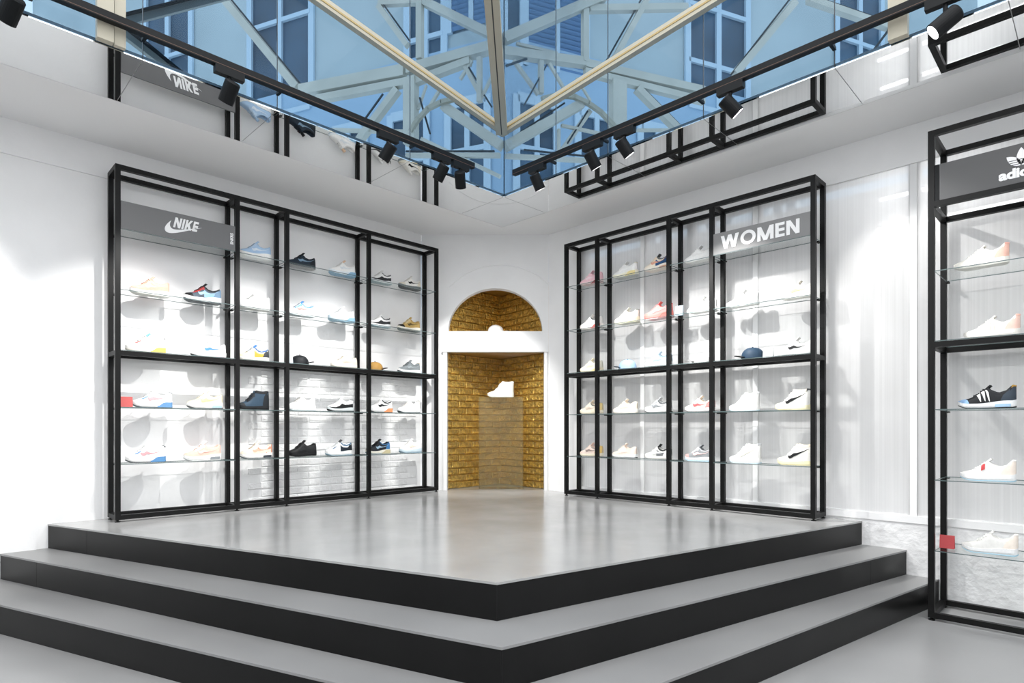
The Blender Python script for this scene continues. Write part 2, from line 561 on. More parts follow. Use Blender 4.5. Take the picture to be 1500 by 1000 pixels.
# ------------------------------------------------------------------ beyond the glass: roof trusses and the next house
# each member: along, height, along, height, width, 1 = thin dark bar drawn for a shadowed edge
TRUSS_W = [
    (3.61, 6.87, 1.60, 6.76, 0.174, 0),
    (1.55, 6.76, -0.00, 6.79, 0.141, 0),
    (3.25, 6.66, 1.60, 6.58, 0.108, 0),
    (1.55, 6.54, 0.49, 6.66, 0.102, 0),
    (1.49, 6.62, 1.49, 5.62, 0.198, 0),
    (1.72, 6.50, 2.45, 5.82, 0.107, 0),
    (1.98, 6.48, 2.33, 6.14, 0.032, 1),
    (0.93, 6.09, -0.00, 5.34, 0.130, 0),
    (0.73, 6.09, 0.01, 5.51, 0.030, 1),
    (3.02, 6.12, 1.60, 5.83, 0.054, 0),
    (1.31, 5.67, 0.02, 4.90, 0.050, 0),
    (1.57, 5.52, 0.10, 5.27, 0.030, 1),
    (1.57, 5.46, 0.02, 5.20, 0.061, 0),
    (1.33, 6.29, 1.15, 5.71, 0.031, 1),
    (1.23, 6.47, 1.37, 6.13, 0.031, 0),
    (0.95, 6.41, 1.17, 6.14, 0.041, 0),
    (1.09, 6.49, 0.81, 6.31, 0.031, 1),
    (0.60, 6.65, 0.31, 6.09, 0.060, 0),
    (0.55, 6.64, 0.34, 6.27, 0.030, 1),
    (0.34, 6.67, 0.34, 6.03, 0.069, 0),
    (0.46, 6.65, 0.65, 6.42, 0.040, 0),
    (0.15, 6.37, 0.31, 6.11, 0.039, 0),
    (0.26, 6.11, 0.14, 5.91, 0.030, 1),
    (5.27, 8.82, 3.66, 6.93, 0.128, 0),
    (5.11, 8.78, 3.54, 6.92, 0.035, 1),
    (2.07, 7.87, 1.55, 7.13, 0.084, 0),
    (2.00, 7.90, 1.50, 7.18, 0.032, 1),
    (1.33, 7.89, 1.33, 6.87, 0.093, 0),
    (1.29, 7.75, -0.00, 6.86, 0.110, 0),
    (2.07, 7.92, 1.26, 7.74, 0.084, 0),
]
ARCH_W = [(1.45, 5.77), (1.38, 5.87), (1.31, 5.94), (1.15, 6.06), (0.93, 6.11), (0.69, 6.11)]
TRUSS_N = [
    (0.02, 6.69, 1.34, 6.83, 0.121, 0),
    (1.34, 6.81, 3.56, 6.86, 0.119, 0),
    (1.34, 6.69, 3.56, 6.69, 0.097, 0),
    (0.22, 6.85, 0.88, 6.86, 0.040, 0),
    (0.02, 6.86, 1.68, 7.92, 0.132, 0),
    (1.34, 7.63, 1.34, 6.83, 0.093, 0),
    (2.44, 8.07, 1.84, 6.98, 0.085, 0),
    (2.34, 8.05, 1.67, 6.87, 0.032, 1),
    (1.41, 7.66, 3.23, 8.16, 0.097, 0),
    (1.92, 6.67, 1.92, 5.88, 0.243, 0),
    (2.26, 6.63, 3.04, 6.13, 0.109, 0),
    (2.29, 6.70, 3.07, 6.20, 0.033, 1),
    (0.05, 5.33, 1.27, 6.18, 0.131, 0),
    (0.07, 5.41, 0.99, 6.14, 0.030, 1),
    (0.94, 5.41, 1.43, 6.12, 0.072, 0),
    (1.03, 5.54, 1.38, 6.10, 0.031, 1),
    (0.18, 6.60, 0.57, 6.19, 0.050, 0),
    (0.61, 6.71, 0.61, 6.21, 0.070, 0),
    (0.70, 6.65, 0.33, 5.97, 0.030, 1),
    (0.74, 6.68, 1.07, 6.24, 0.041, 0),
    (1.19, 6.56, 1.43, 6.26, 0.031, 0),
    (0.78, 6.20, 1.49, 6.62, 0.031, 1),
    (0.05, 6.48, 0.38, 6.66, 0.039, 1),
    (0.33, 5.33, 1.35, 5.41, 0.030, 1),
    (0.05, 5.20, 1.35, 5.35, 0.060, 0),
    (0.90, 5.74, 0.90, 5.40, 0.041, 0),
    (0.94, 5.80, 1.62, 5.80, 0.041, 0),
    (2.26, 5.97, 2.85, 6.08, 0.043, 0),
    (5.56, 8.86, 4.21, 7.28, 0.118, 0),
    (5.42, 8.86, 4.11, 7.24, 0.035, 1),
    (5.87, 8.98, 8.02, 9.00, 0.114, 0),
    (6.15, 9.06, 8.02, 9.09, 0.038, 1),
    (7.93, 8.94, 7.37, 8.28, 0.052, 1),
]
ARCH_N = [(0.59, 6.09), (0.83, 6.19), (1.11, 6.23), (1.35, 6.18), (1.57, 6.09), (1.82, 5.91)]
def frame(o, d):
    d = Vector((d[0], d[1], 0)).normalized()
    n = Vector((-d.y, d.x, 0))
    if n.dot(Vector((1, 1, 0))) < 0:
        n = -n
    return Vector((o[0], o[1], 0)), d, n

def truss(name, label, data, arch, o, d):
    o, d, n = frame(o, d)
    t = thing(name, label, 'roof truss')
    for k, (u0, z0, u1, z1, w, dark) in enumerate(data):
        bm = bmesh.new()
        depth = .02 if dark else min(.14, w)
        w = w * .75 if dark else w
        push = n * (.03 if dark else .004 * (k % 7))
        bar(bm, o + d * u0 + push + Vector((0, 0, z0)), o + d * u1 + push + Vector((0, 0, z1)), w, depth, up=n.cross(d) if abs(u1 - u0) > .02 else d)
        mesh_obj('shadow_line' if dark else 'strut', bm, M_JOINT_SHADE if dark else M_GREYST, t)  # dark bars stand in for the shadow gaps along the struts
    bm = bmesh.new()
    pts = [o + d * u + n * .09 + Vector((0, 0, z)) for u, z in arch]
    for a, b in zip(pts[:-1], pts[1:]):
        bar(bm, a, b + (b - a) * .06, .06, .06, up=(0, 0, 1))
    mesh_obj('arched_brace', bm, M_CREAM, t)
    return t
truss('roof_truss', 'pale steel roof truss seen through the left glass wall', TRUSS_W, ARCH_W, (-.577, -.325), (.3939, -.9191))
truss('roof_truss', 'pale steel roof truss seen through the right glass wall', TRUSS_N, ARCH_N, (-.577, -.325), (-.9191, .3939))
br = thing('wind_brace', 'pale diagonal steel brace behind the left glass wall', 'brace')
for (u0, z0, u1, z1, w, dk) in ((4.42, 4.12, 3.60, 4.755, .051, 0), (4.43, 4.15, 3.60, 4.79, .015, 1), (4.42, 4.14, 3.95, 3.935, .045, 0), (4.40, 4.175, 3.92, 3.945, .015, 1)):
    bm = bmesh.new()
    bar(bm, (u0, .9 + .03 * dk, z0), (u1, .9 + .03 * dk, z1), w, .04)
    mesh_obj('shadow_line' if dk else 'strut', bm, M_JOINT_SHADE if dk else M_GREYST, br)  # shaded edge of each brace bar, built as a slim dark bar
bm = bmesh.new()
bar(bm, (4.42, .9, SZ + .03), (4.42, .9, 6), .06, .06)
mesh_obj('strut', bm, M_GREYST, br)

house = thing('neighbouring_house', 'blue-grey rendered house with tall windows beyond the glass', 'building')
HO = (-2.941, -2.770)
def house_side(d, wins, louvres):
    o, d, n = frame(HO, d)
    def P(u, q, z):
        return o + d * u + n * q + Vector((0, 0, z))
    def slab(name, u0, u1, q0, q1, z0, z1, m, parent):
        bm = bmesh.new()
        prism(bm, [P(u0, q0, z0), P(u1, q0, z0), P(u1, q0, z1), P(u0, q0, z1)], n * (q1 - q0))
        return mesh_obj(name, bm, m, parent)
    slab('wall', 0, 15, -.4, -.1, 9.2, 15, M_FACADE, house)
    slab('lower_wall', 0, 15, -.4, -.06, 2, 9.2, M_FACADE2, house)
    slab('corner_band', 0, .14, -.4, -.02, 9.2, 15, M_WFRAME, house)
    for u0, u1, z0, z1, cols, trans in wins:
        w = slab('window', u0, u1, -.12, -.09, z0, z1, M_WPANE, house)
        bars = [(u0 - .10, u0 + .05, z0, z1), (u1 - .05, u1 + .10, z0, z1), (u0, u1, z0 - .06, z0 + .06), (u0, u1, z1 - .06, z1 + .1)]
        for k in range(1, cols):
            c = u0 + (u1 - u0) * k / cols
            bars.append((c - .07, c + .07, z0, z1))
        for tz in trans:
            bars.append((u0, u1, tz - .05, tz + .05))
        for i, (a, b, c, e) in enumerate(bars):
            slab('frame', a, b, -.09, -.03 + .004 * (i % 3), c, e, M_WFRAME, w)
    for u0 in (.35, 1.75, 3.3, 5.0, 7.0):                        # lower storey, mostly behind the truss
        w = slab('window', u0, u0 + .85, -.08, -.05, 5.2, 8.0, M_WPANE, house)
        for i, (a, b, c, e) in enumerate(((u0 - .1, u0 + .05, 5.2, 8.05), (u0 + .8, u0 + .95, 5.2, 8.05), (u0 + .37, u0 + .48, 5.2, 8), (u0, u0 + .85, 7.9, 8.1), (u0, u0 + .85, 6.95, 7.05))):
            slab('frame', a, b, -.05, .0 + .004 * (i % 3), c, e, M_WFRAME, w)
    for u0, u1, z0, z1 in louvres:
        w = slab('shutter', u0, u1, -.12, -.10, z0, z1, M_WPANE, house)
        k = z0 + .05
        while k < z1:
            bm = bmesh.new()
            prism(bm, [P(u0, -.09, k), P(u1, -.09, k), P(u1, -.04, k + .062), P(u0, -.04, k + .062)], n * .008)
            mesh_obj('slat', bm, M_LOUVRE, w)
            k += .105
        for a in (u0 - .05, (u0 + u1) / 2 - .05, u1 - .05):
            slab('frame', a, a + .10, -.10, -.03, z0, z1, M_WFRAME, w)
house_side((.3939, -.9191), [(4.8, 6.6, 8.7, 13.5, 2, (10.9,)), (1.35, 2.2, 8.8, 11.5, 2, (9.55,)), (8.6, 10.2, 8.7, 13.5, 2, (10.9,))], [(.2, 1.2, 9.5, 11.6)])
house_side((-.9191, .3939), [(4.6, 6.3, 8.7, 13.5, 2, (11.05, 9.75)), (.06, .46, 8.7, 11.5, 1, ()), (9.3, 10.9, 8.7, 14, 2, (11.4,))], [(.55, 1.97, 8.7, 11.0)])

# ------------------------------------------------------------------ lighting tracks and spotlights
TZ = 2.432 + CZ
tl = thing('lighting_track', 'black lighting track running above the left rack', 'track', (0, 0, 0))
TYL = GY + .10
boxo('rail', 1.69, 7.2, TYL - .022, TYL + .022, TZ - .02, TZ + .03, M_TRACK, tl)
boxo('copper_strip', 1.69, 7.2, TYL + .0215, TYL + .0226, TZ - .013, TZ - .010, mat('copper', (.09, .045, .025), .5), tl)
for x in SX[1:-1]:
    boxo('bracket', x - .01, x + .01, GY + .006, TYL - .015, TZ - .01, TZ + .01, M_TRACK, tl)
tr = thing('lighting_track', 'black lighting track running above the right rack', 'track', (0, 0, 0))
TXR = GX + .12
boxo('rail', TXR - .022, TXR + .022, 1.80, 7.2, TZ - .02, TZ + .03, M_TRACK, tr)
boxo('copper_strip', TXR + .0215, TXR + .0226, 1.80, 7.2, TZ - .013, TZ - .010, MATS['copper'], tr)
for y in SY[1:-1]:
    boxo('bracket', GX + .006, TXR - .015, y - .01, y + .01, TZ - .01, TZ + .01, M_TRACK, tr)

M_LENS = mat('lamp_lens', (1, 1, 1), .4, emit=(1, 1, 1), estr=1.5)
M_LENSB = mat('bright_lamp_lens', (1, 1, 1), .4, emit=(1, 1, 1), estr=12)
def spotlight(pos, aim, axis, label, power=1.0, size=54, lens=None):
    """adapter under the track, short stem, cylindrical head turned towards aim"""
    t = thing('track_spotlight', label, 'spotlight', (pos[0], pos[1], TZ), group='black track spotlights')
    bm = bmesh.new()
    a, b = (.095, .022) if axis == 'x' else (.022, .095)
    box(bm, -a, a, -b, b, -.070, -.02)
    mesh_obj('adapter', bm, M_TRACK, t)
    hc = Vector((0, 0, pos[2] - TZ))
    bm = bmesh.new()
    tube(bm, [(0, 0, -.06), (0, 0, hc.z + .02)], .012, 8)
    mesh_obj('stem', bm, M_TRACK, t)
    d = (Vector(aim) - Vector(pos)).normalized()
    bm = bmesh.new()
    h = .072
    tube(bm, [hc - d * h, hc - d * (h - .008), hc + d * h], .048, 24, radii=[.042, .049, .049])
    o = mesh_obj('head', bm, M_TRACK, t, smooth=False)
    bm = bmesh.new()
    tube(bm, [hc + d * (h - .012), hc + d * (h + .0008)], .041, 24)
    mesh_obj('lens', bm, lens or M_LENS, t)
    ld = bpy.data.lights.new('spot_beam', 'SPOT')
    ld.energy = SPOT_W * power
    ld.spot_size = math.radians(size)
    ld.spot_blend = .6
    ld.shadow_soft_size = .012
    ld.color = (1, .985, .96)
    lo = bpy.data.objects.new('spot_beam', ld)
    COL.objects.link(lo)
    lo.parent = t
    lo.location = hc + d * (h + .03)
    lo.rotation_euler = d.to_track_quat('-Z', 'Y').to_euler()
LH = 2.265 + CZ
spotlight((5.02, TYL, LH), (5.6, 0, 1.9), 'x', 'black spotlight at the far left end of the left track', 1.2)
spotlight((3.881, TYL, LH), (4.2, .1, 1.6), 'x', 'black spotlight hanging in front of the mirrored dark sign, left track', 1.5)
spotlight((2.626, TYL, LH), (3.25, .1, 1.6), 'x', 'third spotlight from the corner on the left track, tilted left', 1.5)
spotlight((2.071, TYL, LH), (2.35, .1, 1.6), 'x', 'second spotlight from the corner end of the left track', 1.2)
spotlight((1.85, TYL, LH), (.62, .50, 1.5), 'x', 'spotlight at the corner end of the left track', 2.4)
spotlight((TXR, 2.105, LH), (.15, 2.3, 1.6), 'y', 'spotlight at the corner end of the right track', 1.4)
spotlight((TXR, 2.741, LH), (.1, 3.15, 1.7), 'y', 'second spotlight from the corner end of the right track', 1.7)
spotlight((TXR, 3.065, LH), (.1, 3.75, 1.8), 'y', 'third spotlight from the corner end of the right track', 2.0)
spotlight((TXR, 3.954, LH), (.45, 4.70, 2.5), 'y', 'glowing spotlight on the right track, near the mirrored white lettering', 1.3, lens=M_LENSB)
spotlight((TXR, 5.199, LH), (1.9, 3.4, 2.2), 'y', 'glowing spotlight at the near right end of the right track', .5, lens=M_LENSB)

# fluorescent tubes glimpsed behind the ribbed panels
for i, (z, y0, y1) in enumerate(((1.62 + CZ, 4.50, 5.7), (1.86 + CZ, 4.52, 5.3))):
    bm = bmesh.new()
    tube(bm, [(-.2, y0, z), (-.2, y1, z)], .014, 10)
    o = mesh_obj('fluorescent_tube', bm, mat('tube_glow', (1, 1, 1), .5, emit=(1, 1, 1), estr=5))
    tag(o, ('lower' if i == 0 else 'upper') + ' white fluorescent tube behind the translucent wall panels', 'tube light')

# ------------------------------------------------------------------ shelving racks
PW = .037
def rack(name, label, along, pos, front, back, base, top, mid, shelves, extra=(), skip=()):
    """open steel frame; along 'x' = against the left wall, 'y' = against the right wall"""
    t = thing(name, label, 'shelf rack')
    def bxx(nm, u0, u1, v0, v1, z0, z1, m=M_STEEL, parent=t, bevel=0):
        return boxo(nm, *((u0, u1, v0, v1) if along == 'x' else (v0, v1, u0, u1)), z0, z1, m, parent, bevel)
    h = PW / 2
    foot = base + .018
    for u in pos:
        for v in (front - PW, back):
            bxx('post', u - h, u + h, v, v + PW, foot, top)
            bm = bmesh.new()
            c = (u, v + h) if along == 'x' else (v + h, u)
            tube(bm, [(*c, base), (*c, base + .006), (*c, base + .006), (*c, foot + .002)], .02, 10, radii=[.02, .02, .009, .009])
            mesh_obj('foot', bm, M_STEEL, t)
    levels = [(foot, foot + PW), (mid - PW, mid), (top - PW, top)] + [(e - PW, e) for e in extra]
    for a, b in zip(pos[:-1], pos[1:]):
        lo, hi = min(a, b), max(a, b)
        for z0, z1 in levels:
            bxx('rail', lo + h, hi - h, front - PW, front, z0, z1)
            bxx('rail', lo + h, hi - h, back, back + PW, z0, z1)
    for u in pos:
        for z0, z1 in levels:
            bxx('cross_rail', u - h, u + h, back + PW, front - PW, z0, z1)
    for si, (a, b) in enumerate(zip(pos[:-1], pos[1:])):
        lo, hi = min(a, b), max(a, b)
        for z in shelves + [mid + .008]:
            ismid = abs(z - mid - .008) < 1e-6
            if (si, z) in skip:
                continue
            bm = bmesh.new()
            u0, u1 = (lo - h * .9 + PW * .95, hi - h * .95) if not ismid else (lo + h, hi - h)
            v0, v1 = back + .006, front - .006
            if not ismid:
                v0, v1 = back + PW + .002, front - PW * .1
            v = box(bm, *((u0, u1, v0, v1) if along == 'x' else (v0, v1, u0, u1)), z - .006, z)
            bm.normal_update()
            for f in bm.faces:
                if abs(f.normal.z) < .5:
                    f.material_index = 1
            mesh_obj('glass_shelf', bm, [M_GLASS, M_EDGE], t)
            if not ismid:
                for u in (lo + h, hi - h - .02):
                    bxx('clip', u, u + .02, back + .014, back + PW + .03, z - .018, z - .008)
    return t
LF, LB = .30, .035
RF, RB = .29, .035
LPOS = [4.244, 3.325, 2.864, 1.97, 1.07]
RPOS = [1.585, 2.006, 2.856, 3.293, 4.16]
LS = {'A': 1.58, 'B': 1.10, 'C': .62, 'D': .165, 'E': -.29}
RS = {'A': 1.55, 'B': 1.07, 'C': .60, 'D': .145, 'E': -.315}
LS = {k: v + CZ for k, v in LS.items()}
RS = {k: v + CZ for k, v in RS.items()}
rack('shelf_rack', 'tall black steel shoe rack with dark sign along the left wall', 'x', LPOS, LF, LB, PZ, 2.085 + CZ, LS['C'] - .008, [LS[k] for k in 'ABDE'])
rack('shelf_rack', 'black steel shoe rack with large white-lettered sign on the right wall', 'y', RPOS, RF, RB, PZ, 2.025 + CZ, RS['C'] - .008, [RS[k] for k in 'ABDE'])
AF = .49
AS = {'sign': 1.535, 'A': 1.065, 'C': .59, 'D': .125, 'E': -.355, 'F': -.835}
AS = {k: v + CZ for k, v in AS.items()}
rack('shelf_rack', 'deep black steel rack standing on the lower floor at right edge', 'y', [4.985, 5.93], AF, .035, 0, 2.02 + CZ, AS['C'] - .008, [AS[k] for k in 'ADEF'], extra=(AS['sign'],))

# ------------------------------------------------------------------ signs
def text_mesh(txt, size, bold=0.0, shear=0.0, spacing=1.0, depth=.002, sx=1.0):
    c = bpy.data.curves.new('lettering', 'FONT')
    c.body = txt
    c.size = size
    c.align_x = 'CENTER'
    c.align_y = 'CENTER'
    c.offset = bold
    c.shear = shear
    c.space_character = spacing
    c.extrude = depth
    c.resolution_u = 4
    o = bpy.data.objects.new('lettering', c)
    COL.objects.link(o)
    dg = bpy.context.evaluated_depsgraph_get()
    me = bpy.data.meshes.new_from_object(o.evaluated_get(dg))
    bpy.data.objects.remove(o)
    me.transform(Matrix.Diagonal((sx, 1, 1, 1)))
    return me

def letters(name, me, parent, m4, material=None):
    me.transform(m4)
    me.materials.clear()
    me.materials.append(material or M_LETTER)
    return link(name, me, parent)

def flat_mesh(polys, depth=.002):
    bm = bmesh.new()
    for i, p in enumerate(polys):
        e = (i % 5) * .00035 if len(polys) < 12 else 0      # overlapping strokes must not share a plane
        prism(bm, [(x, y, -depth - e) for x, y in p], (0, 0, 2 * depth + 2 * e))
    me = bpy.data.meshes.new('emblem')
    bm.to_mesh(me)
    bm.free()
    return me

def bez(p0, p1, p2, p3, n=14):
    return [tuple((1 - t) ** 3 * a + 3 * (1 - t) ** 2 * t * b + 3 * (1 - t) * t * t * c + t ** 3 * d for a, b, c, d in zip(p0, p1, p2, p3)) for t in [i / n for i in range(n)]]
def glyph(ch, h, t):
    """heavy sans capital as overlapping strokes; returns polygons and the advance width"""
    if ch == 'O':
        w = h * 1.10
        cx, cy = w / 2, h / 2
        n = 28
        P = []
        for i in range(n):
            a, b = 2 * math.pi * i / n, 2 * math.pi * (i + 1) / n
            o = lambda q, m: (cx + (w / 2 - m) * math.cos(q), cy + (h / 2 - m * .92 + .02 * h) * math.sin(q))
            P.append([o(a, 0), o(b, 0), o(b, t), o(a, t)])
        return P, w
    if ch == 'I':
        return [[(0, 0), (t, 0), (t, h), (0, h)]], t
    if ch == 'E':
        w = h * .62
        return [[(0, 0), (t, 0), (t, h), (0, h)]] + [[(0, y), (w, y), (w, y + t * .84), (0, y + t * .84)] for y in (0, h / 2 - t * .42, h - t * .84)], w
    if ch == 'N':
        w = h * .86
        return [[(0, 0), (t, 0), (t, h), (0, h)], [(w - t, 0), (w, 0), (w, h), (w - t, h)], [(0, h), (t * 1.15, h), (w, 0), (w - t * 1.15, 0)]], w
    if ch == 'K':
        w = h * .82
        return [[(0, 0), (t, 0), (t, h), (0, h)], [(t * .6, h * .42), (w - t * 1.3, h), (w, h), (t * .9, h * .22)], [(t * 1.0, h * .56), (t * 1.9, h * .66), (w + .1 * t, 0), (w - t * 1.35, 0)]], w
    if ch == 'M':
        w = h * 1.12
        m = w / 2
        return [[(0, 0), (t, 0), (t, h), (0, h)], [(w - t, 0), (w, 0), (w, h), (w - t, h)], [(0, h), (t * 1.15, h), (m + t * .55, 0), (m - t * .55, 0)], [(w - t * 1.15, h), (w, h), (m + t * .55, 0), (m - t * .55, 0)]], w
    w = h * 1.36                                                     # W
    a, b = w * .28, w * .72
    u = t * .54
    return [[(0, h), (2 * u, h), (a + u, 0), (a - u, 0)], [(w / 2 - u, h), (w / 2 + u, h), (a + u, 0), (a - u, 0)], [(w / 2 - u, h), (w / 2 + u, h), (b + u, 0), (b - u, 0)], [(w - 2 * u, h), (w, h), (b + u, 0), (b - u, 0)]], w
def word(txt, h, t, parent, m4, shear, sx, gap):
    x = 0
    for ch in txt:
        P, w = glyph(ch, h, t)
        letters('letter', flat_mesh([[(((px + x) * sx + py * shear), py) for px, py in q] for q in P]), parent, m4)
        x += w + gap
def swoosh_poly(w):
    """tick shape: hooked at the left, long tail rising to the right; w long"""
    top = bez((1.0, .30), (.72, .21), (.42, .09), (.27, .085)) + bez((.27, .085), (.15, .08), (.10, .17), (.18, .33))
    bot = bez((.18, .33), (.02, .18), (-.07, -.02), (.10, -.045)) + bez((.10, -.045), (.26, -.06), (.60, .13), (1.0, .30))
    return [(x * w, y * w) for x, y in top + bot]

def face_x(x, y, z):      # text plane facing +y (left rack), reading along -x
    return Matrix.Translation((x, y, z)) @ Matrix(((-1, 0, 0, 0), (0, 0, 1, 0), (0, 1, 0, 0), (0, 0, 0, 1)))
def face_y(x, y, z):      # text plane facing +x (right rack), reading along +y
    return Matrix.Translation((x, y, z)) @ Matrix(((0, 0, 1, 0), (1, 0, 0, 0), (0, 1, 0, 0), (0, 0, 0, 1)))

s = thing('shop_sign', 'charcoal sign with white tick emblem and slanted lettering, left rack', 'sign', (0, 0, 0))
sz0, sz1 = LS['A'] + .004, LS['A'] + .222
boxo('panel', 3.325 + PW / 2 + .002, 4.244 - PW / 2 - .002, LF - .016, LF - .004, sz0, sz1, mat('graphite_panel', (.15, .15, .152), .40, spec=.5), s)
sy = LF - .004 + .001
word('NIKE', .086, .021, s, face_x(3.850, sy, sz0 + .094), .22, .72, .012)
letters('emblem', flat_mesh([swoosh_poly(.29)]), s, face_x(3.915, sy, sz0 + .052))
letters('side_lettering', text_mesh('SNKRS', .034, .0012, 0, 1.0), s, face_x(3.375, sy, sz0 + .10) @ Matrix.Rotation(math.radians(90), 4, 'Z'))

s = thing('shop_sign', 'grey sign reading WOMEN in large white capitals, right rack', 'sign', (0, 0, 0))
wz0, wz1 = RS['A'] + .002, RS['A'] + .19
boxo('panel', RF - .016, RF - .004, 3.293 + PW / 2 + .002, 4.16 - PW / 2 - .002, wz0, wz1, mat('mid_grey_panel', (.24, .24, .24), .55, spec=.4), s)
word('WOMEN', .118, .027, s, face_y(RF - .003, 3.385, (wz0 + wz1) / 2 - .059), 0, 1.03, .014)

s = thing('shop_sign', 'dark sign with white three-leaf emblem on the deep right rack', 'sign', (0, 0, 0))
az0, az1 = AS['sign'] + .002, AS['sign'] + .245
boxo('panel', AF - .018, AF - .006, 4.985 + PW / 2 + .028, 5.93 - PW / 2 - .002, az0, az1, M_SIGN, s)
boxo('end_cap', AF - .03, AF - .004, 4.985 + PW / 2 + .002, 4.985 + PW / 2 + .026, az0, az1, M_TRACK, s)
ax = AF - .006 + .001
letters('lettering', text_mesh('adidas', .082, .0036, 0, .96, sx=1.12), s, face_y(ax, 5.455, az0 + .062))
def leaf(cx, cy, ang, ln, wd):
    pts = [(wd * math.sin(math.pi * t) ** .8 * (1 - .25 * t), ln * t) for t in [i / 10 for i in range(11)]]
    pts = pts + [(-x, y) for x, y in pts[-2:0:-1]]
    c, sn = math.cos(ang), math.sin(ang)
    return [(cx + x * c - y * sn, cy + x * sn + y * c) for x, y in pts]
def clip_band(p, y0, y1):
    def cut(poly, f):
        out = []
        for i in range(len(poly)):
            a, b = poly[i], poly[(i + 1) % len(poly)]
            fa, fb = f(a), f(b)
            if fa >= 0:
                out.append(a)
            if fa * fb < 0:
                k = fa / (fa - fb)
                out.append((a[0] + (b[0] - a[0]) * k, a[1] + (b[1] - a[1]) * k))
        return out
    q = cut(p, lambda v: v[1] - y0)
    return cut(q, lambda v: y1 - v[1]) if len(q) > 2 else []
leaves = [leaf(0, 0, 0, .112, .026), leaf(0, 0, .80, .100, .026), leaf(0, 0, -.80, .100, .026)]
polys = []
for p in leaves:
    for a, b in ((.0, .0085), (.0135, .022), (.027, .0355), (.0405, .2)):
        q = clip_band(p, a, b)
        if len(q) > 2:
            polys.append(q)
letters('emblem', flat_mesh(polys), s, face_y(ax, 5.455, az0 + .106))

# ------------------------------------------------------------------ shoes
def smooth(a, b, x):
    t = min(1, max(0, (x - a) / (b - a)))
    return t * t * (3 - 2 * t)
def interp(keys, s):
    if s <= keys[0][0]:
        return keys[0][1]
    for (a, va), (b, vb) in zip(keys[:-1], keys[1:]):
        if s <= b:
            t = (s - a) / (b - a)
            t = t * t * (3 - 2 * t) * .6 + t * .4
            return va + (vb - va) * t
    return keys[-1][1]

STYLE = {
    'low': dict(so=.50, tf=.021, th=.030, flare=1.05,
                h=[(0, .034), (.05, .050), (.22, .062), (.36, .083), (.48, .110), (.54, .108), (.62, .088), (.74, .080), (.86, .090), (.95, .106), (1, .100)]),
    'runner': dict(so=.50, tf=.026, th=.042, flare=1.14,
                   h=[(0, .040), (.05, .056), (.22, .069), (.36, .092), (.48, .121), (.54, .119), (.62, .099), (.74, .092), (.86, .101), (.95, .117), (1, .110)]),
    'knit': dict(so=.48, tf=.024, th=.038, flare=1.12,
                 h=[(0, .038), (.05, .050), (.20, .060), (.34, .080), (.46, .108), (.52, .122), (.58, .103), (.72, .086), (.84, .096), (.95, .125), (1, .122)]),
    'mid': dict(so=.50, tf=.023, th=.031, flare=1.05,
                h=[(0, .036), (.05, .052), (.22, .064), (.36, .090), (.48, .135), (.56, .158), (.68, .152), (.82, .150), (.95, .158), (1, .154)]),
}
SL = .29
class Last:
    """the surface of one shoe; toe at -x, s runs 0 (toe) to 1 (heel)"""
    def __init__(self, style, sole_k=1.0):
        self.p = STYLE[style]
        self.k = sole_k
    def w(self, s):
        t = max(0.0, 1 - (1 - min(s / .26, 1)) ** 2.1) ** .5
        hl = max(0.0, 1 - max(0, (s - .86) / .14) ** 2.6) ** .5
        waist = 1 - .20 * math.exp(-((s - .58) / .16) ** 2) - .12 * smooth(.6, 1, s)
        return max(.004, .049 * t * hl * waist)
    def bottom(self, s):
        return .020 * max(0, (.22 - s) / .22) ** 1.8 + .006 * max(0, (s - .93) / .07) ** 2
    def zb(self, s):
        return self.bottom(s) + (self.p['tf'] + (self.p['th'] - self.p['tf']) * smooth(.35, .85, s)) * self.k - .004 * max(0, (.15 - s) / .15)
    def h(self, s):
        return max(interp(self.p['h'], s) + (self.k - 1) * .02, self.zb(s) + .006)
    def opening(self, s):
        return smooth(self.p['so'], self.p['so'] + .07, s) * (1 - smooth(.90, .97, s))
    def at(self, s, v, side=1, off=0.0):
        """v 0 = sole line, 1 = top line or collar"""
        te = math.radians(90 - 36 * self.opening(s))
        th = te * v
        y = self.w(s) * math.cos(th) ** .62 if th < math.pi / 2 - 1e-3 else 0
        z = self.zb(s) + (self.h(s) - self.zb(s)) * (math.sin(th) / math.sin(te)) ** .92
        x = (s - .5) * SL
        # push out along a rough normal
        nx = -max(0, (.18 - s) / .18) + max(0, (s - .88) / .12)
        return Vector((x + nx * off, side * (y + off * math.cos(th)), z + off * math.sin(th) * .9))

STAT = [0, .01, .03, .06, .10, .15, .20, .26, .32, .38, .44, .49, .53, .57, .62, .68, .74, .80, .85, .89, .92, .95, .975, .99, 1]
CACHE = {}
def cached(key, make):
    if key not in CACHE:
        CACHE[key] = make()
    return CACHE[key]

def to_mesh(bm, smooth_on=True):
    bmesh.ops.recalc_face_normals(bm, faces=bm.faces[:])
    me = bpy.data.meshes.new('shoe_part')
    bm.to_mesh(me)
    bm.free()
    if smooth_on:
        for p in me.polygons:
            p.use_smooth = True
    return me

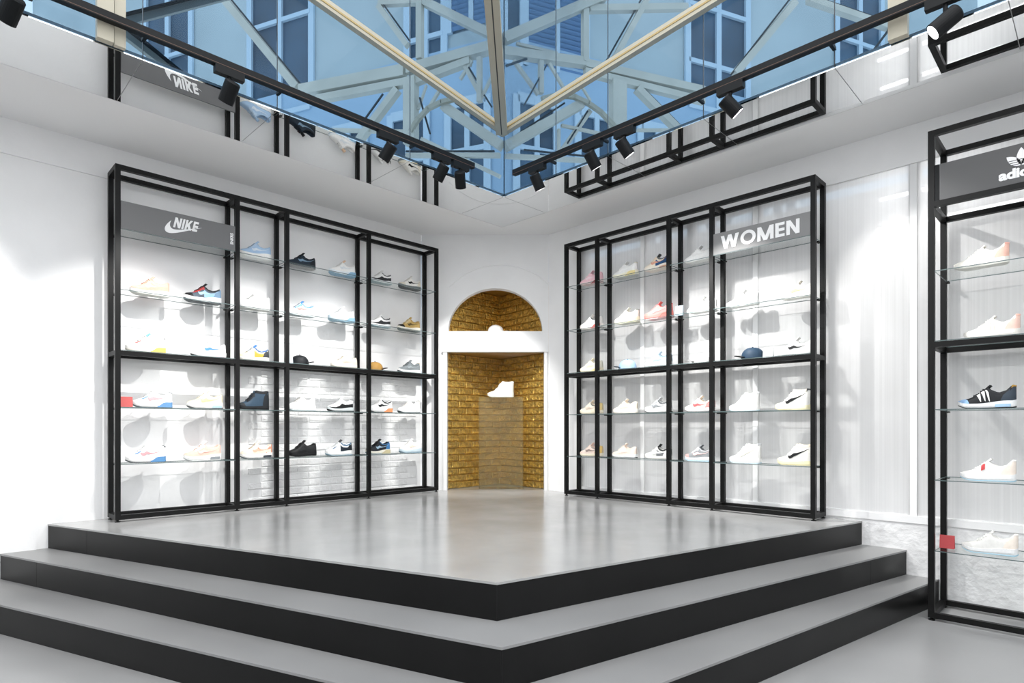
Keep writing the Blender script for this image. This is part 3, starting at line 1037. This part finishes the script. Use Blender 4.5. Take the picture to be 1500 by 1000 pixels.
def upper_mesh(style, k):
    L = Last(style, k)
    bm = bmesh.new()
    rows = []
    nv = 7
    for s in STAT:
        o = L.opening(s)
        row = []
        for i in range(nv + 1):
            row.append(L.at(s, i / nv, 1))
        rim = L.at(s, 1, 1)
        floor = .045 if style != 'mid' else .06
        a = Vector((rim.x, rim.y * (1 - .14 * o), rim.z - .010 * o))
        b = Vector((rim.x, rim.y * .80, rim.z - o * max(0, rim.z - floor)))
        row += [a, b]
        row += [Vector((p.x, -p.y, p.z)) for p in (b, a)]
        row += [L.at(s, i / nv, -1) for i in range(nv, -1, -1)]
        rows.append([bm.verts.new(p) for p in row])
    for r0, r1 in zip(rows[:-1], rows[1:]):
        for i in range(len(r0) - 1):
            bm.faces.new((r0[i], r0[i + 1], r1[i + 1], r1[i]))
    bmesh.ops.remove_doubles(bm, verts=bm.verts[:], dist=.0004)
    return to_mesh(bm)

def sole_mesh(style, k, f0=0.0, f1=1.0, grow=1.0):
    """band of the sole between height fractions f0 and f1"""
    L = Last(style, k)
    fl = L.p['flare'] * grow
    bm = bmesh.new()
    rows = []
    for s in STAT:
        b, t = L.bottom(s), L.zb(s) + (.004 if f1 == 1 else 0)
        z0, z1 = b + (t - b) * f0, b + (t - b) * f1
        w = max(.004, L.w(s))
        x = (s - .5) * SL * 1.02 * grow
        ring = []
        for y, z in ((w * fl * .94, z0), (w * fl * 1.03, z0 + (z1 - z0) * .35), (w * fl, z1), (-w * fl, z1), (-w * fl * 1.03, z0 + (z1 - z0) * .35), (-w * fl * .94, z0)):
            ring.append(bm.verts.new((x, y, z)))
        rows.append(ring)
    for r0, r1 in zip(rows[:-1], rows[1:]):
        for i in range(6):
            bm.faces.new((r0[i], r0[(i + 1) % 6], r1[(i + 1) % 6], r1[i]))
    bm.faces.new(rows[0])
    bm.faces.new(rows[-1][::-1])
    return to_mesh(bm, False)

def patch_mesh(style, k, cols, off=.0022, sides=(-1,), rows=3):
    """overlay on the upper: cols = (s, v_low, v_high)"""
    L = Last(style, k)
    bm = bmesh.new()
    for sd in sides:
        grid = []
        for s, a, b in cols:
            grid.append([bm.verts.new(L.at(s, a + (b - a) * j / rows, sd, off)) for j in range(rows + 1)])
        for g0, g1 in zip(grid[:-1], grid[1:]):
            for j in range(rows):
                bm.faces.new((g0[j], g0[j + 1], g1[j + 1], g1[j]))
    return to_mesh(bm)

def span(s0, s1, a0, b0, a1=None, b1=None, n=7):
    a1 = a0 if a1 is None else a1
    b1 = b0 if b1 is None else b1
    return [(s0 + (s1 - s0) * i / n, a0 + (a1 - a0) * i / n, b0 + (b1 - b0) * i / n) for i in range(n + 1)]

SWOOSH = [(.335, .47, .51), (.34, .36, .51), (.355, .27, .46), (.385, .20, .40), (.43, .17, .355), (.49, .20, .36), (.57, .28, .40), (.66, .38, .46), (.78, .50, .555), (.91, .63, .645)]
def sole_patch(style, k, s0, s1, f0, f1):
    L = Last(style, k)
    bm = bmesh.new()
    prev = None
    n = 8
    for i in range(n + 1):
        s = s0 + (s1 - s0) * i / n
        b, t = L.bottom(s), L.zb(s)
        w = L.w(s) * L.p['flare'] * 1.045 + .001
        x = (s - .5) * SL * 1.025
        ff = f0 + (f1 - f0) * (.25 + .75 * smooth(0, .45, i / n)) if f1 > .9 else f1
        c = [bm.verts.new((x, -w, b + (t - b) * f0)), bm.verts.new((x, -w, b + (t - b) * ff))]
        if prev:
            bm.faces.new((prev[0], prev[1], c[1], c[0]))
        prev = c
    return to_mesh(bm, False)

def lace_mesh(style, k):
    L = Last(style, k)
    bm = bmesh.new()
    so = L.p['so']
    for i in range(5):
        s = so - .19 + i * .040
        pts = [L.at(s, v, sd, .003) for sd, v in ((1, .66), (1, .8), (1, .93), (-1, .93), (-1, .8), (-1, .66))]
        for a, b in zip(pts[:-1], pts[1:]):
            bar(bm, a, b, .004, .0075, up=(0, 0, 1))
    return to_mesh(bm, False)

def tongue_mesh(style, k):
    L = Last(style, k)
    so = L.p['so']
    p = L.at(so - .03, 1)
    bm = bmesh.new()
    rise = .026 if style != 'mid' else .016
    rows = []
    for i in range(5):
        t = i / 4
        c = Vector((p.x + .030 * t, 0, p.z + .001 + rise * t))
        hw = .019 + .004 * t
        rows.append([[bm.verts.new(c + Vector((.006 * abs(y) ** 2 + q * .007, y * hw, -.006 * abs(y) ** 2 - q * .002))) for y in (-1, -.5, 0, .5, 1)] for q in (0, 1)])
    for r0, r1 in zip(rows[:-1], rows[1:]):
        for q in (0, 1):
            for j in range(4):
                bm.faces.new((r0[q][j], r0[q][j + 1], r1[q][j + 1], r1[q][j]))
        for j in (0, 4):
            bm.faces.new((r0[0][j], r1[0][j], r1[1][j], r0[1][j]))
    for r in (rows[0], rows[-1]):
        for j in range(4):
            bm.faces.new((r[0][j], r[0][j + 1], r[1][j + 1], r[1][j]))
    return to_mesh(bm)

def cmat(c):
    return mat('shoe_' + c.lstrip('#'), c, .6, noise=.05, nscale=60, spec=.3)

def add(me, name, color, parent):
    key = (me.name, color)
    def make():
        m2 = me.copy()
        m2.materials.append(cmat(color))
        return m2
    return link(name, cached(key, make), parent)

SHOE_PARTS = {
    'toe_cap': lambda st, k: patch_mesh(st, k, [(s, 0, b) for s, b in ((0, 1), (.02, 1), (.05, .98), (.09, .9), (.14, .7), (.18, .45), (.21, .12))], sides=(1, -1)),
    'mudguard': lambda st, k: patch_mesh(st, k, [(s, 0, .34 - .12 * math.sin(6 * s)) for s in STAT if s <= .92], sides=(-1,)),
    'heel_panel': lambda st, k: patch_mesh(st, k, [(s, 0, b) for s, b in ((.76, .15), (.80, .55), (.85, .75), (.90, .86), (.95, .9), (.98, .9), (1, .9))], sides=(1, -1)),
    'collar': lambda st, k: patch_mesh(st, k, [(s, .76, 1.0) for s in STAT if .5 <= s <= .97], sides=(1, -1), off=.0026),
    'heel_tab': lambda st, k: patch_mesh(st, k, [(s, .72, 1.03) for s in (.93, .95, .975, .99, 1)], sides=(1, -1), off=.004),
    'eyestay': lambda st, k: patch_mesh(st, k, [(s, .52 - .2 * (s - .28), .86) for s in (.26, .30, .36, .42, .47, .52)], sides=(-1,), off=.0026),
    'quarter': lambda st, k: patch_mesh(st, k, [(s, .05, .5) for s in (.5, .55, .6, .65, .7, .75, .8)], sides=(-1,), off=.0018),
    'swoosh': lambda st, k: patch_mesh(st, k, SWOOSH, off=.0036),
    'vamp_mark': lambda st, k: patch_mesh(st, k, span(.20, .34, .55, .70), off=.003),
    'side_tag': lambda st, k: patch_mesh(st, k, span(.40, .47, .30, .68), off=.004),
    'stripe': lambda st, k: None,
    'heel_unit': lambda st, k: sole_patch(st, k, .58, .97, .10, .98),
    'air_window': lambda st, k: sole_patch(st, k, .66, .92, .22, .66),
}
def shoe(pos, rz, label, style='low', sole='#ececea', upper='#f2f2f0', out=None, laces=None, tongue=None, k=1.0, size=1.0, **parts):
    t = thing('sneaker', label, 'shoe', pos, rz, group='display shoes')
    t.scale = (size, size, size * 1.14)
    K = (style, k)
    add(cached(('upper', K), lambda: upper_mesh(style, k)), 'upper', upper, t)
    so = add(cached(('sole', K), lambda: sole_mesh(style, k, .18 if out else 0, 1)), 'sole', sole, t)
    if out:
        so.data = add_data(cached(('sole18', K), lambda: sole_mesh(style, k, .18, 1)), sole)
        add(cached(('outsole', K), lambda: sole_mesh(style, k, 0, .18, 1.005)), 'outsole', out, t)
    add(cached(('tongue', K), lambda: tongue_mesh(style, k)), 'tongue', tongue or upper, t)
    add(cached(('laces', K), lambda: lace_mesh(style, k)), 'laces', laces or upper, t)
    for nm, colr in parts.items():
        if nm == 'stripe':
            for j in range(3):
                a = .34 + j * .075
                me = cached(('stripe', K, j), lambda: patch_mesh(style, k, [(a, .62, .64), (a + .03, .40, .66), (a + .06, .16, .62), (a + .075, .10, .34), (a + .085, .08, .12)], off=.0034))
                add(me, 'stripe', colr, t)
            continue
        me = cached((nm, K), lambda: SHOE_PARTS[nm](style, k))
        add(me, nm, colr, t)
    return t

def add_data(me, color):
    def make():
        m2 = me.copy()
        m2.materials.append(cmat(color))
        return m2
    return cached((me.name, color), make)

# ---- caps and cards
def cap(pos, rz, label, crown, brim, lining='#202020', dots=None, r=.085):
    t = thing('baseball_cap', label, 'cap', pos, rz, group='caps on the racks')
    bm = bmesh.new()
    rows = []
    for i in range(9):
        a = math.radians(2 + 86 * i / 8)
        rr, z = r * math.cos(a) ** .8, r * 1.12 * math.sin(a) ** .85
        row = []
        for j in range(24):
            b = j * math.pi / 12
            seam = 1 - .02 * (1 if j % 4 == 0 else 0)
            row.append(bm.verts.new((rr * 1.08 * math.cos(b) * seam, rr * .95 * math.sin(b) * seam, z)))
        rows.append(row)
    for r0, r1 in zip(rows[:-1], rows[1:]):
        for j in range(24):
            bm.faces.new((r0[j], r0[(j + 1) % 24], r1[(j + 1) % 24], r1[j]))
    bm.faces.new(rows[-1])
    me = to_mesh(bm)
    me.materials.append(cmat(crown))
    link('crown', me, t)
    bm = bmesh.new()
    rows = []
    for i in range(5):
        q = i / 4
        row = []
        for j in range(11):
            b = math.radians(-68 + 136 * j / 10)
            R = r * (.96 + .70 * q * math.cos(b * .95))
            row.append((R * 1.05 * math.cos(b), R * .98 * math.sin(b) * (1 - .1 * q), .018 - .006 * q + .030 * math.cos(b * 1.15) * min(1, .35 + q)))
        rows.append([[bm.verts.new((x, y, z)) for x, y, z in row], [bm.verts.new((x, y, max(0, z - .007))) for x, y, z in row]])
    for a, b in zip(rows[:-1], rows[1:]):
        for q in (0, 1):
            for j in range(10):
                bm.faces.new((a[q][j], a[q][j + 1], b[q][j + 1], b[q][j]))
    for j in range(10):
        bm.faces.new((rows[-1][0][j], rows[-1][0][j + 1], rows[-1][1][j + 1], rows[-1][1][j]))
    me = to_mesh(bm)
    me.materials.append(cmat(brim))
    link('brim', me, t)
    bm = bmesh.new()
    bmesh.ops.create_uvsphere(bm, u_segments=10, v_segments=6, radius=.008, matrix=Matrix.Translation((0, 0, r * 1.115)))
    me = to_mesh(bm)
    me.materials.append(cmat(brim))
    link('button', me, t)
    return t

def card(pos, along, label, color, w=.085, h=.085, d=.03):
    """small folded display card standing on a shelf"""
    t = thing('display_card', label, 'card', pos, 0 if along == 'x' else math.pi / 2, group='display cards')
    bm = bmesh.new()
    prism(bm, [(-w / 2, -d / 2, 0), (w / 2, -d / 2, 0), (w / 2, -d / 2 + .002, 0), (-w / 2, -d / 2 + .002, 0)], (0, d * .45, h))
    mesh_obj('back_leaf', bm, cmat(color), t)
    bm = bmesh.new()
    prism(bm, [(-w / 2, d / 2, 0), (w / 2, d / 2, 0), (w / 2, d / 2 - .002, 0), (-w / 2, d / 2 - .002, 0)], (0, -d * .45, h))
    mesh_obj('front_leaf', bm, cmat(color), t)
    return t

W_, CRM, BLK, NVY, GRY = '#f3f3f1', '#f1e8d6', '#17181a', '#1d2f45', '#8d9092'
def left(row, x, **kw):
    lab = kw.pop('label')
    z = LS[row] + .0005
    return shoe((x, .172, z), math.pi, lab, **kw)
def right(row, y, **kw):
    lab = kw.pop('label')
    z = RS[row] + .0005
    return shoe((.168, y, z), math.pi / 2, lab, **kw)
# the built shoe has its toe at -x and its outer side at -y; turned so the toe points left in the picture

# ---- left rack, top shelf
left('A', 3.12, label='light blue runner with white bubbled sole, top shelf of left rack', style='runner', upper='#aecbe8', sole='#f4f4f2', k=1.1, laces='#c9dbee', eyestay='#bcd4ec', swoosh='#dfe9f4')
left('A', 2.67, label='navy and black low sneaker on the top shelf of the left rack', style='low', upper='#23303d', sole='#3a4146', out='#8f8f8f', swoosh='#7d97ad', heel_panel='#1b2026', collar='#171b20', laces='#1a2026', tongue='#14181c')
left('A', 2.22, label='white runner with blue heel block, top shelf of left rack', style='runner', upper=W_, sole='#e8eff4', out='#7ea6c0', heel_unit='#8fb9d6', collar='#d9d9d6', tongue='#e9c7a8', swoosh='#dfe5e8')
left('A', 1.76, label='white sneaker with thin black sole line, top shelf of left rack', style='low', upper='#ededeb', sole='#dfe3e4', out='#9fb3b8', mudguard='#2b2d2f', collar='#56585a', size=.95, quarter='#f3f3f1')
left('A', 1.37, label='white low sneaker with black tick and dark sole, top shelf nearest the niche', style='low', upper='#efede7', sole='#7d8586', out='#3c4446', swoosh=BLK, heel_panel='#e6dfcf', toe_cap='#ded8c8')
# second shelf
left('B', 3.99, label='salmon pink runner with yellow quarter, second shelf of left rack', style='runner', upper='#f2b9a6', sole='#f6f5f2', out='#dedcd6', k=.85, quarter='#f4dc9a', toe_cap='#f0c3ae', swoosh='#f7e2b0', laces='#f5ccb8', mudguard='#efac9a')
left('B', 3.58, label='black, red and blue runner with thick white sole, left rack', style='runner', upper='#4b5661', sole='#f4f4f4', out='#40484e', toe_cap='#161719', vamp_mark='#b2393b', eyestay='#a8403f', quarter='#8fb3d6', collar='#23252a', swoosh='#9fc0dd', tongue='#1b1c1f', laces='#24262a', heel_panel='#6f8ba5', size=1.04)
left('B', 3.13, label='plain white chunky runner, second shelf of left rack', style='runner', upper='#f6f6f4', sole='#f4f4f2', k=1.1, out='#cfcfcd', swoosh='#e6e6e4')
left('B', 2.68, label='white sneaker with blue collar and red flash, second shelf, left rack', style='low', upper='#ededeb', sole='#f0f0ee', out='#a9b5ba', collar='#5f97cf', eyestay='#6b9fd2', swoosh='#e98a86', tongue='#4f8ac6', laces='#e8edf2')
left('B', 2.23, label='white and pale blue runner, second shelf of left rack', style='runner', upper='#f4f6f7', sole='#d6e5ef', out='#9cc0d6', heel_unit='#8db6d2', toe_cap='#cfe2ee', heel_tab='#cfd8de', swoosh='#dfe9ef')
left('B', 1.77, label='white sneaker with black outline, second shelf of left rack', style='low', upper='#f0f0ee', sole='#eceeee', out='#96b0ba', mudguard='#303234', collar='#4a4c4e', quarter='#f5f5f3', size=.95)
left('B', 1.38, label='tan and olive runner with black toe, second shelf nearest the niche', style='runner', upper='#c9aa68', sole='#f0ecdf', out='#67726f', toe_cap='#26241f', swoosh='#6b5c38', collar='#b8985a', eyestay='#d8c08a', laces='#e6d8b4', k=.85)
# middle shelf
left('C', 4.02, label='white runner with red side mark and yellow heel, middle shelf, left rack', style='runner', upper='#f5f4f0', sole='#f5f3ee', out='#d8d4c8', vamp_mark='#c94f4c', heel_unit='#e3bf6a', tongue='#7fb2de', quarter='#f3e6b8', heel_tab='#8c8c8c')
left('C', 3.53, label='white runner with black toe tip and blue flash, middle shelf, left rack', style='runner', upper='#f4f4f3', sole='#f6f6f6', out='#2b2c2e', toe_cap='#e9e9e8', swoosh='#4c86bf', mudguard='#d8d9da', air_window='#e7c3cb', k=.9)
left('C', 3.14, label='cream sneaker with blue and black strap, middle shelf, left rack', style='low', upper='#efe3c4', sole='#f0eee8', out='#c9c4b6', collar='#3f6da8', tongue='#4f86c4', heel_panel='#3a3c40', quarter='#dba948', toe_cap='#efe2bd', laces='#e6ebf2')
card((2.80, .20, LS['C'] + .0005), 'x', 'pale grey display card beside the black cap on the left rack', '#c3cfd8', w=.06, h=.10)
cap((2.68, .165, LS['C'] + .0005), math.pi, 'black baseball cap on the middle shelf of the left rack', '#16191d', '#141518')
left('C', 2.20, label='off-white cream sneaker, middle shelf of left rack', style='low', upper='#f3ebde', sole='#f1ece2', out='#d6cfc0', swoosh='#e6d6c6', heel_panel='#efe2d4', eyestay='#f6efe4')
cap((1.82, .165, LS['C'] + .0005), math.pi, 'tan baseball cap with dark brim on the left rack', '#b98f4c', '#2a2622')
left('C', 1.38, label='grey mesh sneaker with white sole, middle shelf nearest the niche', style='low', upper='#7c8386', sole='#f0f0ee', out='#3f4548', swoosh='#9aa2a5', heel_tab='#c9b27a', collar='#646b6e')
# fourth shelf
card((4.165, .20, LS['D'] + .0005), 'x', 'red display card beside a white and blue runner, left rack', '#c25c5a')
left('D', 3.97, label='white runner with blue heel block beside the red card, left rack', style='runner', upper='#f3f3f2', sole='#f2f2f0', out='#5c6468', heel_unit='#6b98c4', swoosh='#e4a8ac', vamp_mark='#5b93cc', heel_tab='#9fa4a8', eyestay='#f6f6f5')
left('D', 3.56, label='pale yellow runner with pink accents, fourth shelf, left rack', style='runner', upper='#f3e8c2', sole='#f1f0ec', out='#4e5254', toe_cap='#e8dfc2', eyestay='#f4ead0', vamp_mark='#e9b5a8', swoosh='#efdf9c', air_window='#a9c4d4', laces='#f7f2e2')
left('D', 3.14, label='black and navy high-top boot on the fourth shelf of the left rack', style='mid', upper='#33485a', sole='#15181b', toe_cap='#24292e', collar='#17191c', heel_panel='#1c2126', laces='#1a1c1f', tongue='#131517', eyestay='#1e2329')
left('D', 2.67, label='all-white pale grey runner on the fourth shelf of the left rack', style='runner', upper='#ecebe8', sole='#eeeeec', out='#b9c7cc', swoosh='#e0dfdc', mudguard='#e4e3e0')
left('D', 2.24, label='white runner with black toe and black outsole, fourth shelf, left rack', style='runner', upper='#eef0f0', sole='#d5dcdd', out='#22282b', mudguard='#1d1f21', heel_tab='#232527', quarter='#f3f4f4', k=.85)
left('D', 1.76, label='white sneaker with black details and orange heel, fourth shelf, left rack', style='runner', upper='#f2f2f1', sole='#efefee', out='#50575a', heel_unit='#e89a6a', collar='#37393b', swoosh='#232527', toe_cap='#e6e6e5', heel_panel='#ececea')
left('D', 1.38, label='white knit runner with dark toe edge, fourth shelf nearest the niche', style='knit', upper='#eceae6', sole='#e9eaea', out='#39454c', heel_tab='#d6d3cc', toe_cap='#dedcd8')
# bottom shelf
left('E', 4.02, label='white runner with blue heel block, bottom shelf of left rack', style='runner', upper='#f2f2f1', sole='#f0f0ee', out='#3b4246', heel_unit='#5f92c2', swoosh='#dfa0a4', vamp_mark='#4f8ac8', heel_tab='#74797d', toe_cap='#ececea', eyestay='#f4f4f2')
left('E', 3.58, label='pale pink runner with white sole, bottom shelf of left rack', style='runner', upper='#f0bfb0', sole='#f3f2ef', out='#cfd2d2', eyestay='#f5ece4', toe_cap='#ecc0ae', swoosh='#f3d0c2', air_window='#8d9396', laces='#f6efe8', tongue='#f3e6dc', size=1.04)
left('E', 3.11, label='beige and orange patterned runner, bottom shelf of left rack', style='runner', upper='#efe4d4', sole='#f2f0ec', out='#6c7478', quarter='#dc9a82', eyestay='#f4ebe0', swoosh='#e6b49c', air_window='#3a4046', heel_panel='#c98a72', toe_cap='#e6d8c0', mudguard='#e9dcc8')
left('E', 2.66, label='all-black low runner on the bottom shelf of the left rack', style='runner', upper='#161719', sole='#121315', laces='#1b1c1e', tongue='#101113', swoosh='#222426', heel_panel='#1a1b1d')
left('E', 2.26, label='white runner with navy patches and black heel, bottom shelf, left rack', style='runner', upper='#eef0f1', sole='#eeefee', out='#86a5b4', vamp_mark='#3a6282', quarter='#1f2a35', collar='#47708f', heel_panel='#20262c', toe_cap='#dfe3e5', tongue='#4a4c4e')
left('E', 1.79, label='black and navy runner with blue heel and pale sole, bottom shelf, left rack', style='runner', upper='#1d222a', sole='#e6e3d6', out='#7f9aa8', toe_cap='#121416', collar='#38648e', heel_panel='#3f78ad', swoosh='#9db8cc', heel_unit='#c8be98', laces='#14171a', tongue='#16191d')
left('E', 1.36, label='white runner with pale blue-grey sole, bottom shelf nearest the niche', style='runner', upper='#f0efec', sole='#c3d2da', out='#7b98a8', swoosh='#e6d3c4', eyestay='#e9e7e2', toe_cap='#dad7d0')

# ---- right rack
right('A', 1.85, label='pink sneaker with dark red sole patch, top shelf nearest the niche', style='low', upper='#f3c9d2', sole='#f3d9d8', heel_unit='#b8535a', swoosh='#f6dde2', laces='#f7e2e6')
right('A', 2.29, label='white sneaker with pale yellow sole window, top shelf, right rack', style='runner', upper='#efefed', sole='#f1eeda', heel_unit='#ecdc9e', out='#b9c0c0', heel_tab='#e9e4d4', swoosh='#f6f6f4')
right('A', 2.67, label='cream runner with navy heel patch, top shelf of right rack', style='runner', upper='#f2e8d8', sole='#f2ece0', heel_panel='#234a73', swoosh='#e2a890', collar='#6d6f70', tongue='#5a5c5e', eyestay='#f0dcc8', air_window='#d8a88c', quarter='#2b5684')
right('A', 3.11, label='white sneaker with orange heel tab, top shelf of right rack', style='low', upper='#f5f5f3', sole='#efefed', heel_tab='#e6b35e', swoosh='#ececea', collar='#dcdcda')
right('B', 1.85, label='white sneaker with red sole window, second shelf, right rack', style='low', upper='#f4f2ee', sole='#f0eae4', heel_unit='#d9605a', swoosh='#f0d8d0', collar='#4d5052', k=1.2)
right('B', 2.31, label='cream white runner with grey heel edge, second shelf, right rack', style='runner', upper='#f6f4ea', sole='#f4eed2', heel_unit='#efe6bc', out='#d9d5c4', swoosh='#f0ead6', heel_tab='#8f918c')
right('B', 2.68, label='coral red runner on the second shelf of the right rack', style='runner', upper='#f08b88', sole='#ea7d76', heel_unit='#d8665e', swoosh='#f6aaa6', laces='#f29c98', toe_cap='#e98880', heel_tab='#c9504e', out='#f0c0c4', air_window='#d4706a', size=1.05)
card((.20, 2.925, RS['B'] + .0005), 'y', 'pale blue-grey display card on the second shelf, right rack', '#b9c8d3', w=.08, h=.095)
right('B', 3.14, label='plain white low sneaker beside the card, second shelf, right rack', style='low', upper='#f6f6f5', sole='#f2f2f0', swoosh='#eaeae8', collar='#e2e2e0')
right('B', 3.53, label='white low sneaker below the large white lettering, right rack', style='low', upper='#f7f7f6', sole='#f4f4f2', swoosh='#ecece9')
right('B', 4.00, label='white sneaker with thin gold tick, second shelf, right rack', style='low', upper='#f6f5f0', sole='#f5f2ea', swoosh='#e2c79a', heel_tab='#e8d08c', tongue='#f0ece2', collar='#f0eadc')
right('C', 1.85, label='cream sneaker on the middle shelf of the right rack, nearest the niche', style='low', upper='#f5f0de', sole='#f3ead0', heel_unit='#ecdca4', swoosh='#f0e4c4')
cap((.165, 2.315, RS['C'] + .0005), -math.pi / 2, 'light blue baseball cap with dark brim on the right rack', '#a9c9ea', '#28333d', r=.09)
right('C', 2.68, label='white sneaker with pale blue patches, middle shelf, right rack', style='low', upper='#dde8f1', sole='#f2f5f7', swoosh='#9fbcd6', collar='#7f9ab2', eyestay='#a8c2da', heel_panel='#b8cde0')
cap((.165, 3.13, RS['C'] + .0005), -math.pi / 2, 'white baseball cap with grey brim, middle shelf, right rack', '#f0f0ee', '#8e9090', r=.08)
cap((.165, 3.62, RS['C'] + .0005), -math.pi / 2, 'navy baseball cap with black brim on the right rack', '#243a4e', '#121416', r=.092)
card((.20, 3.77, RS['C'] + .0005), 'y', 'pale grey display card beside the navy cap, right rack', '#cfd3d4', w=.085, h=.085)
right('C', 3.985, label='white sneaker with black tick, middle shelf of right rack', style='low', upper='#f7f7f5', sole='#f4f4f1', swoosh=BLK, tongue='#e6e6e4', heel_tab='#d6d6d4')
right('D', 1.85, label='cream sneaker with yellow heel, fourth shelf, right rack', style='low', upper='#f2e8d6', sole='#f3ead2', heel_panel='#f0d996', swoosh='#d8c8b8', collar='#7c7a72')
right('D', 2.29, label='plain cream low sneaker, fourth shelf of right rack', style='low', upper='#f3e9da', sole='#f6f3ec', swoosh='#efe2cf', collar='#e6dac6', out='#cfc8ba')
right('D', 2.68, label='white and grey sneaker with dark collar, fourth shelf, right rack', style='low', upper='#d9dbdc', sole='#f3f3f2', swoosh='#8c9092', collar='#5a5d60', eyestay='#a6aaac', toe_cap='#eceded', out='#35383a')
right('D', 3.12, label='beige sneaker with red tick, fourth shelf of right rack', style='low', upper='#efe3d4', sole='#f4f3f0', swoosh='#c9585c', eyestay='#d8a29a', heel_panel='#d98a86', quarter='#efe6d8', out='#5b5d5e')
right('D', 3.545, label='plain white mid-cut sneaker, fourth shelf of right rack', style='mid', upper='#f1f1ef', sole='#f1f1ef', swoosh='#e6e6e4', heel_tab='#b9bbbc', out='#c6dde8', size=.92)
right('D', 3.96, label='white mid-cut sneaker with black tick, fourth shelf, right rack', style='mid', upper='#f4f2ea', sole='#f3ebc4', swoosh=BLK, toe_cap='#f2ecd2', heel_tab='#4a4c4e', heel_panel='#f0efe9', collar='#e9e0cf', size=.96)
right('E', 1.85, label='pink-beige sneaker with yellow heel, bottom shelf, right rack', style='low', upper='#efdcd0', sole='#f3ead4', heel_panel='#f0d080', swoosh='#9c8a84', collar='#b0a49a')
right('E', 2.28, label='pale pink cream sneaker, bottom shelf of right rack', style='low', upper='#f0e2d6', sole='#eef0f0', swoosh='#f6e9de', out='#3f4446', collar='#ddcfc2')
right('E', 2.68, label='white and grey sneaker with black collar, bottom shelf, right rack', style='low', upper='#d3d3d0', sole='#eeece6', swoosh='#f2f2f0', quarter='#6f7274', collar='#1c1d1f', tongue='#26282a', toe_cap='#f1f0ec', heel_panel='#e9e8e4')
right('E', 3.12, label='grey sneaker with pink tick and pale blue sole, right rack', style='low', upper='#8d9092', sole='#e9eef1', swoosh='#f3cfcc', toe_cap='#c9a09c', out='#a9cbdc', laces='#d9dbdc', collar='#a6a8aa', eyestay='#b6b8ba', k=1.15)
right('E', 3.555, label='plain white mid-cut sneaker, bottom shelf of right rack', style='mid', upper='#efefec', sole='#efefed', swoosh='#f0ead0', heel_tab='#9da0a2', out='#c6dbe6', size=.96)
right('E', 3.985, label='white mid-cut sneaker with black tick, bottom shelf, right rack', style='mid', upper='#f1efe8', sole='#f0e7bc', swoosh=BLK, toe_cap='#f2ebcc', heel_tab='#54585a', collar='#e2d8c6', heel_panel='#ebe9e2', size=1.0)

# ---- deep rack at the right edge
def deep(row, y, **kw):
    lab = kw.pop('label')
    return shoe((.33, y, AS[row] + .0005), math.pi / 2, lab, **kw)
deep('A', 5.235, label='white knit runner with pink heel, top shelf of the deep rack', style='knit', upper='#f6f3ea', sole='#f3f0e8', heel_panel='#f2c3b2', heel_tab='#f0b4a4', stripe='#f6f2e6', laces='#f1eee4', collar='#f0ece0')
deep('C', 5.29, label='white knit runner with pink heel, middle shelf of the deep rack', style='knit', upper='#f4f1ea', sole='#f2efe8', heel_panel='#f0cdbf', heel_tab='#efb8a8', stripe='#ebe5da', eyestay='#efe8dc')
deep('D', 5.265, label='black runner with three white stripes on the deep rack', style='knit', upper='#1f2124', sole='#f1f3f4', out='#24272a', stripe='#f2f2f0', toe_cap='#8fb4da', heel_tab='#b28a3c', collar='#26282b', vamp_mark='#2a2c2f', heel_panel='#38424d', air_window='#a9cbe6', laces='#17181a', tongue='#141517', size=1.04)
deep('E', 5.27, label='off-white knit runner with small red tag on the deep rack', style='knit', upper='#ecebe8', sole='#f0f1f1', out='#a9cfe0', side_tag='#cf4a4e', heel_panel='#f0e4d8', heel_tab='#e9e6e2')
card((.33, 5.05, AS['F'] + .0005), 'y', 'red display card on the lowest shelf of the deep rack', '#b0484b', w=.085, h=.09)
deep('F', 5.28, label='pale grey-white knit runner beside red card on the deep rack', style='knit', upper='#e9e8e4', sole='#eceded', out='#a6ccdd', heel_panel='#f0e6da', heel_tab='#e6e3de', toe_cap='#dedcd8')

# ---- plinth, high-top and cap in the gold recess
ped = cbox('acrylic_plinth', -.405, .135, 7.34, 7.58, PZ + .001, .372 + CZ, M_ACRYLIC)
tag(ped, 'tall milky acrylic plinth standing in the gold recess', 'plinth')
p = corner(-.14, 7.46, .3725 + CZ)
shoe(tuple(p), math.radians(135), 'white high-top sneaker on the acrylic plinth in the gold recess', style='mid', upper='#f6f6f6', sole='#f5f5f5', swoosh='#f0f0f0', size=1.12)
p = corner(-.20, 7.40, AZ0 + .0005)
cap(tuple(p), math.radians(135 + 25), 'white baseball cap on the sill of the half-round opening', '#f4f2ef', '#d8d0c8', r=.095)
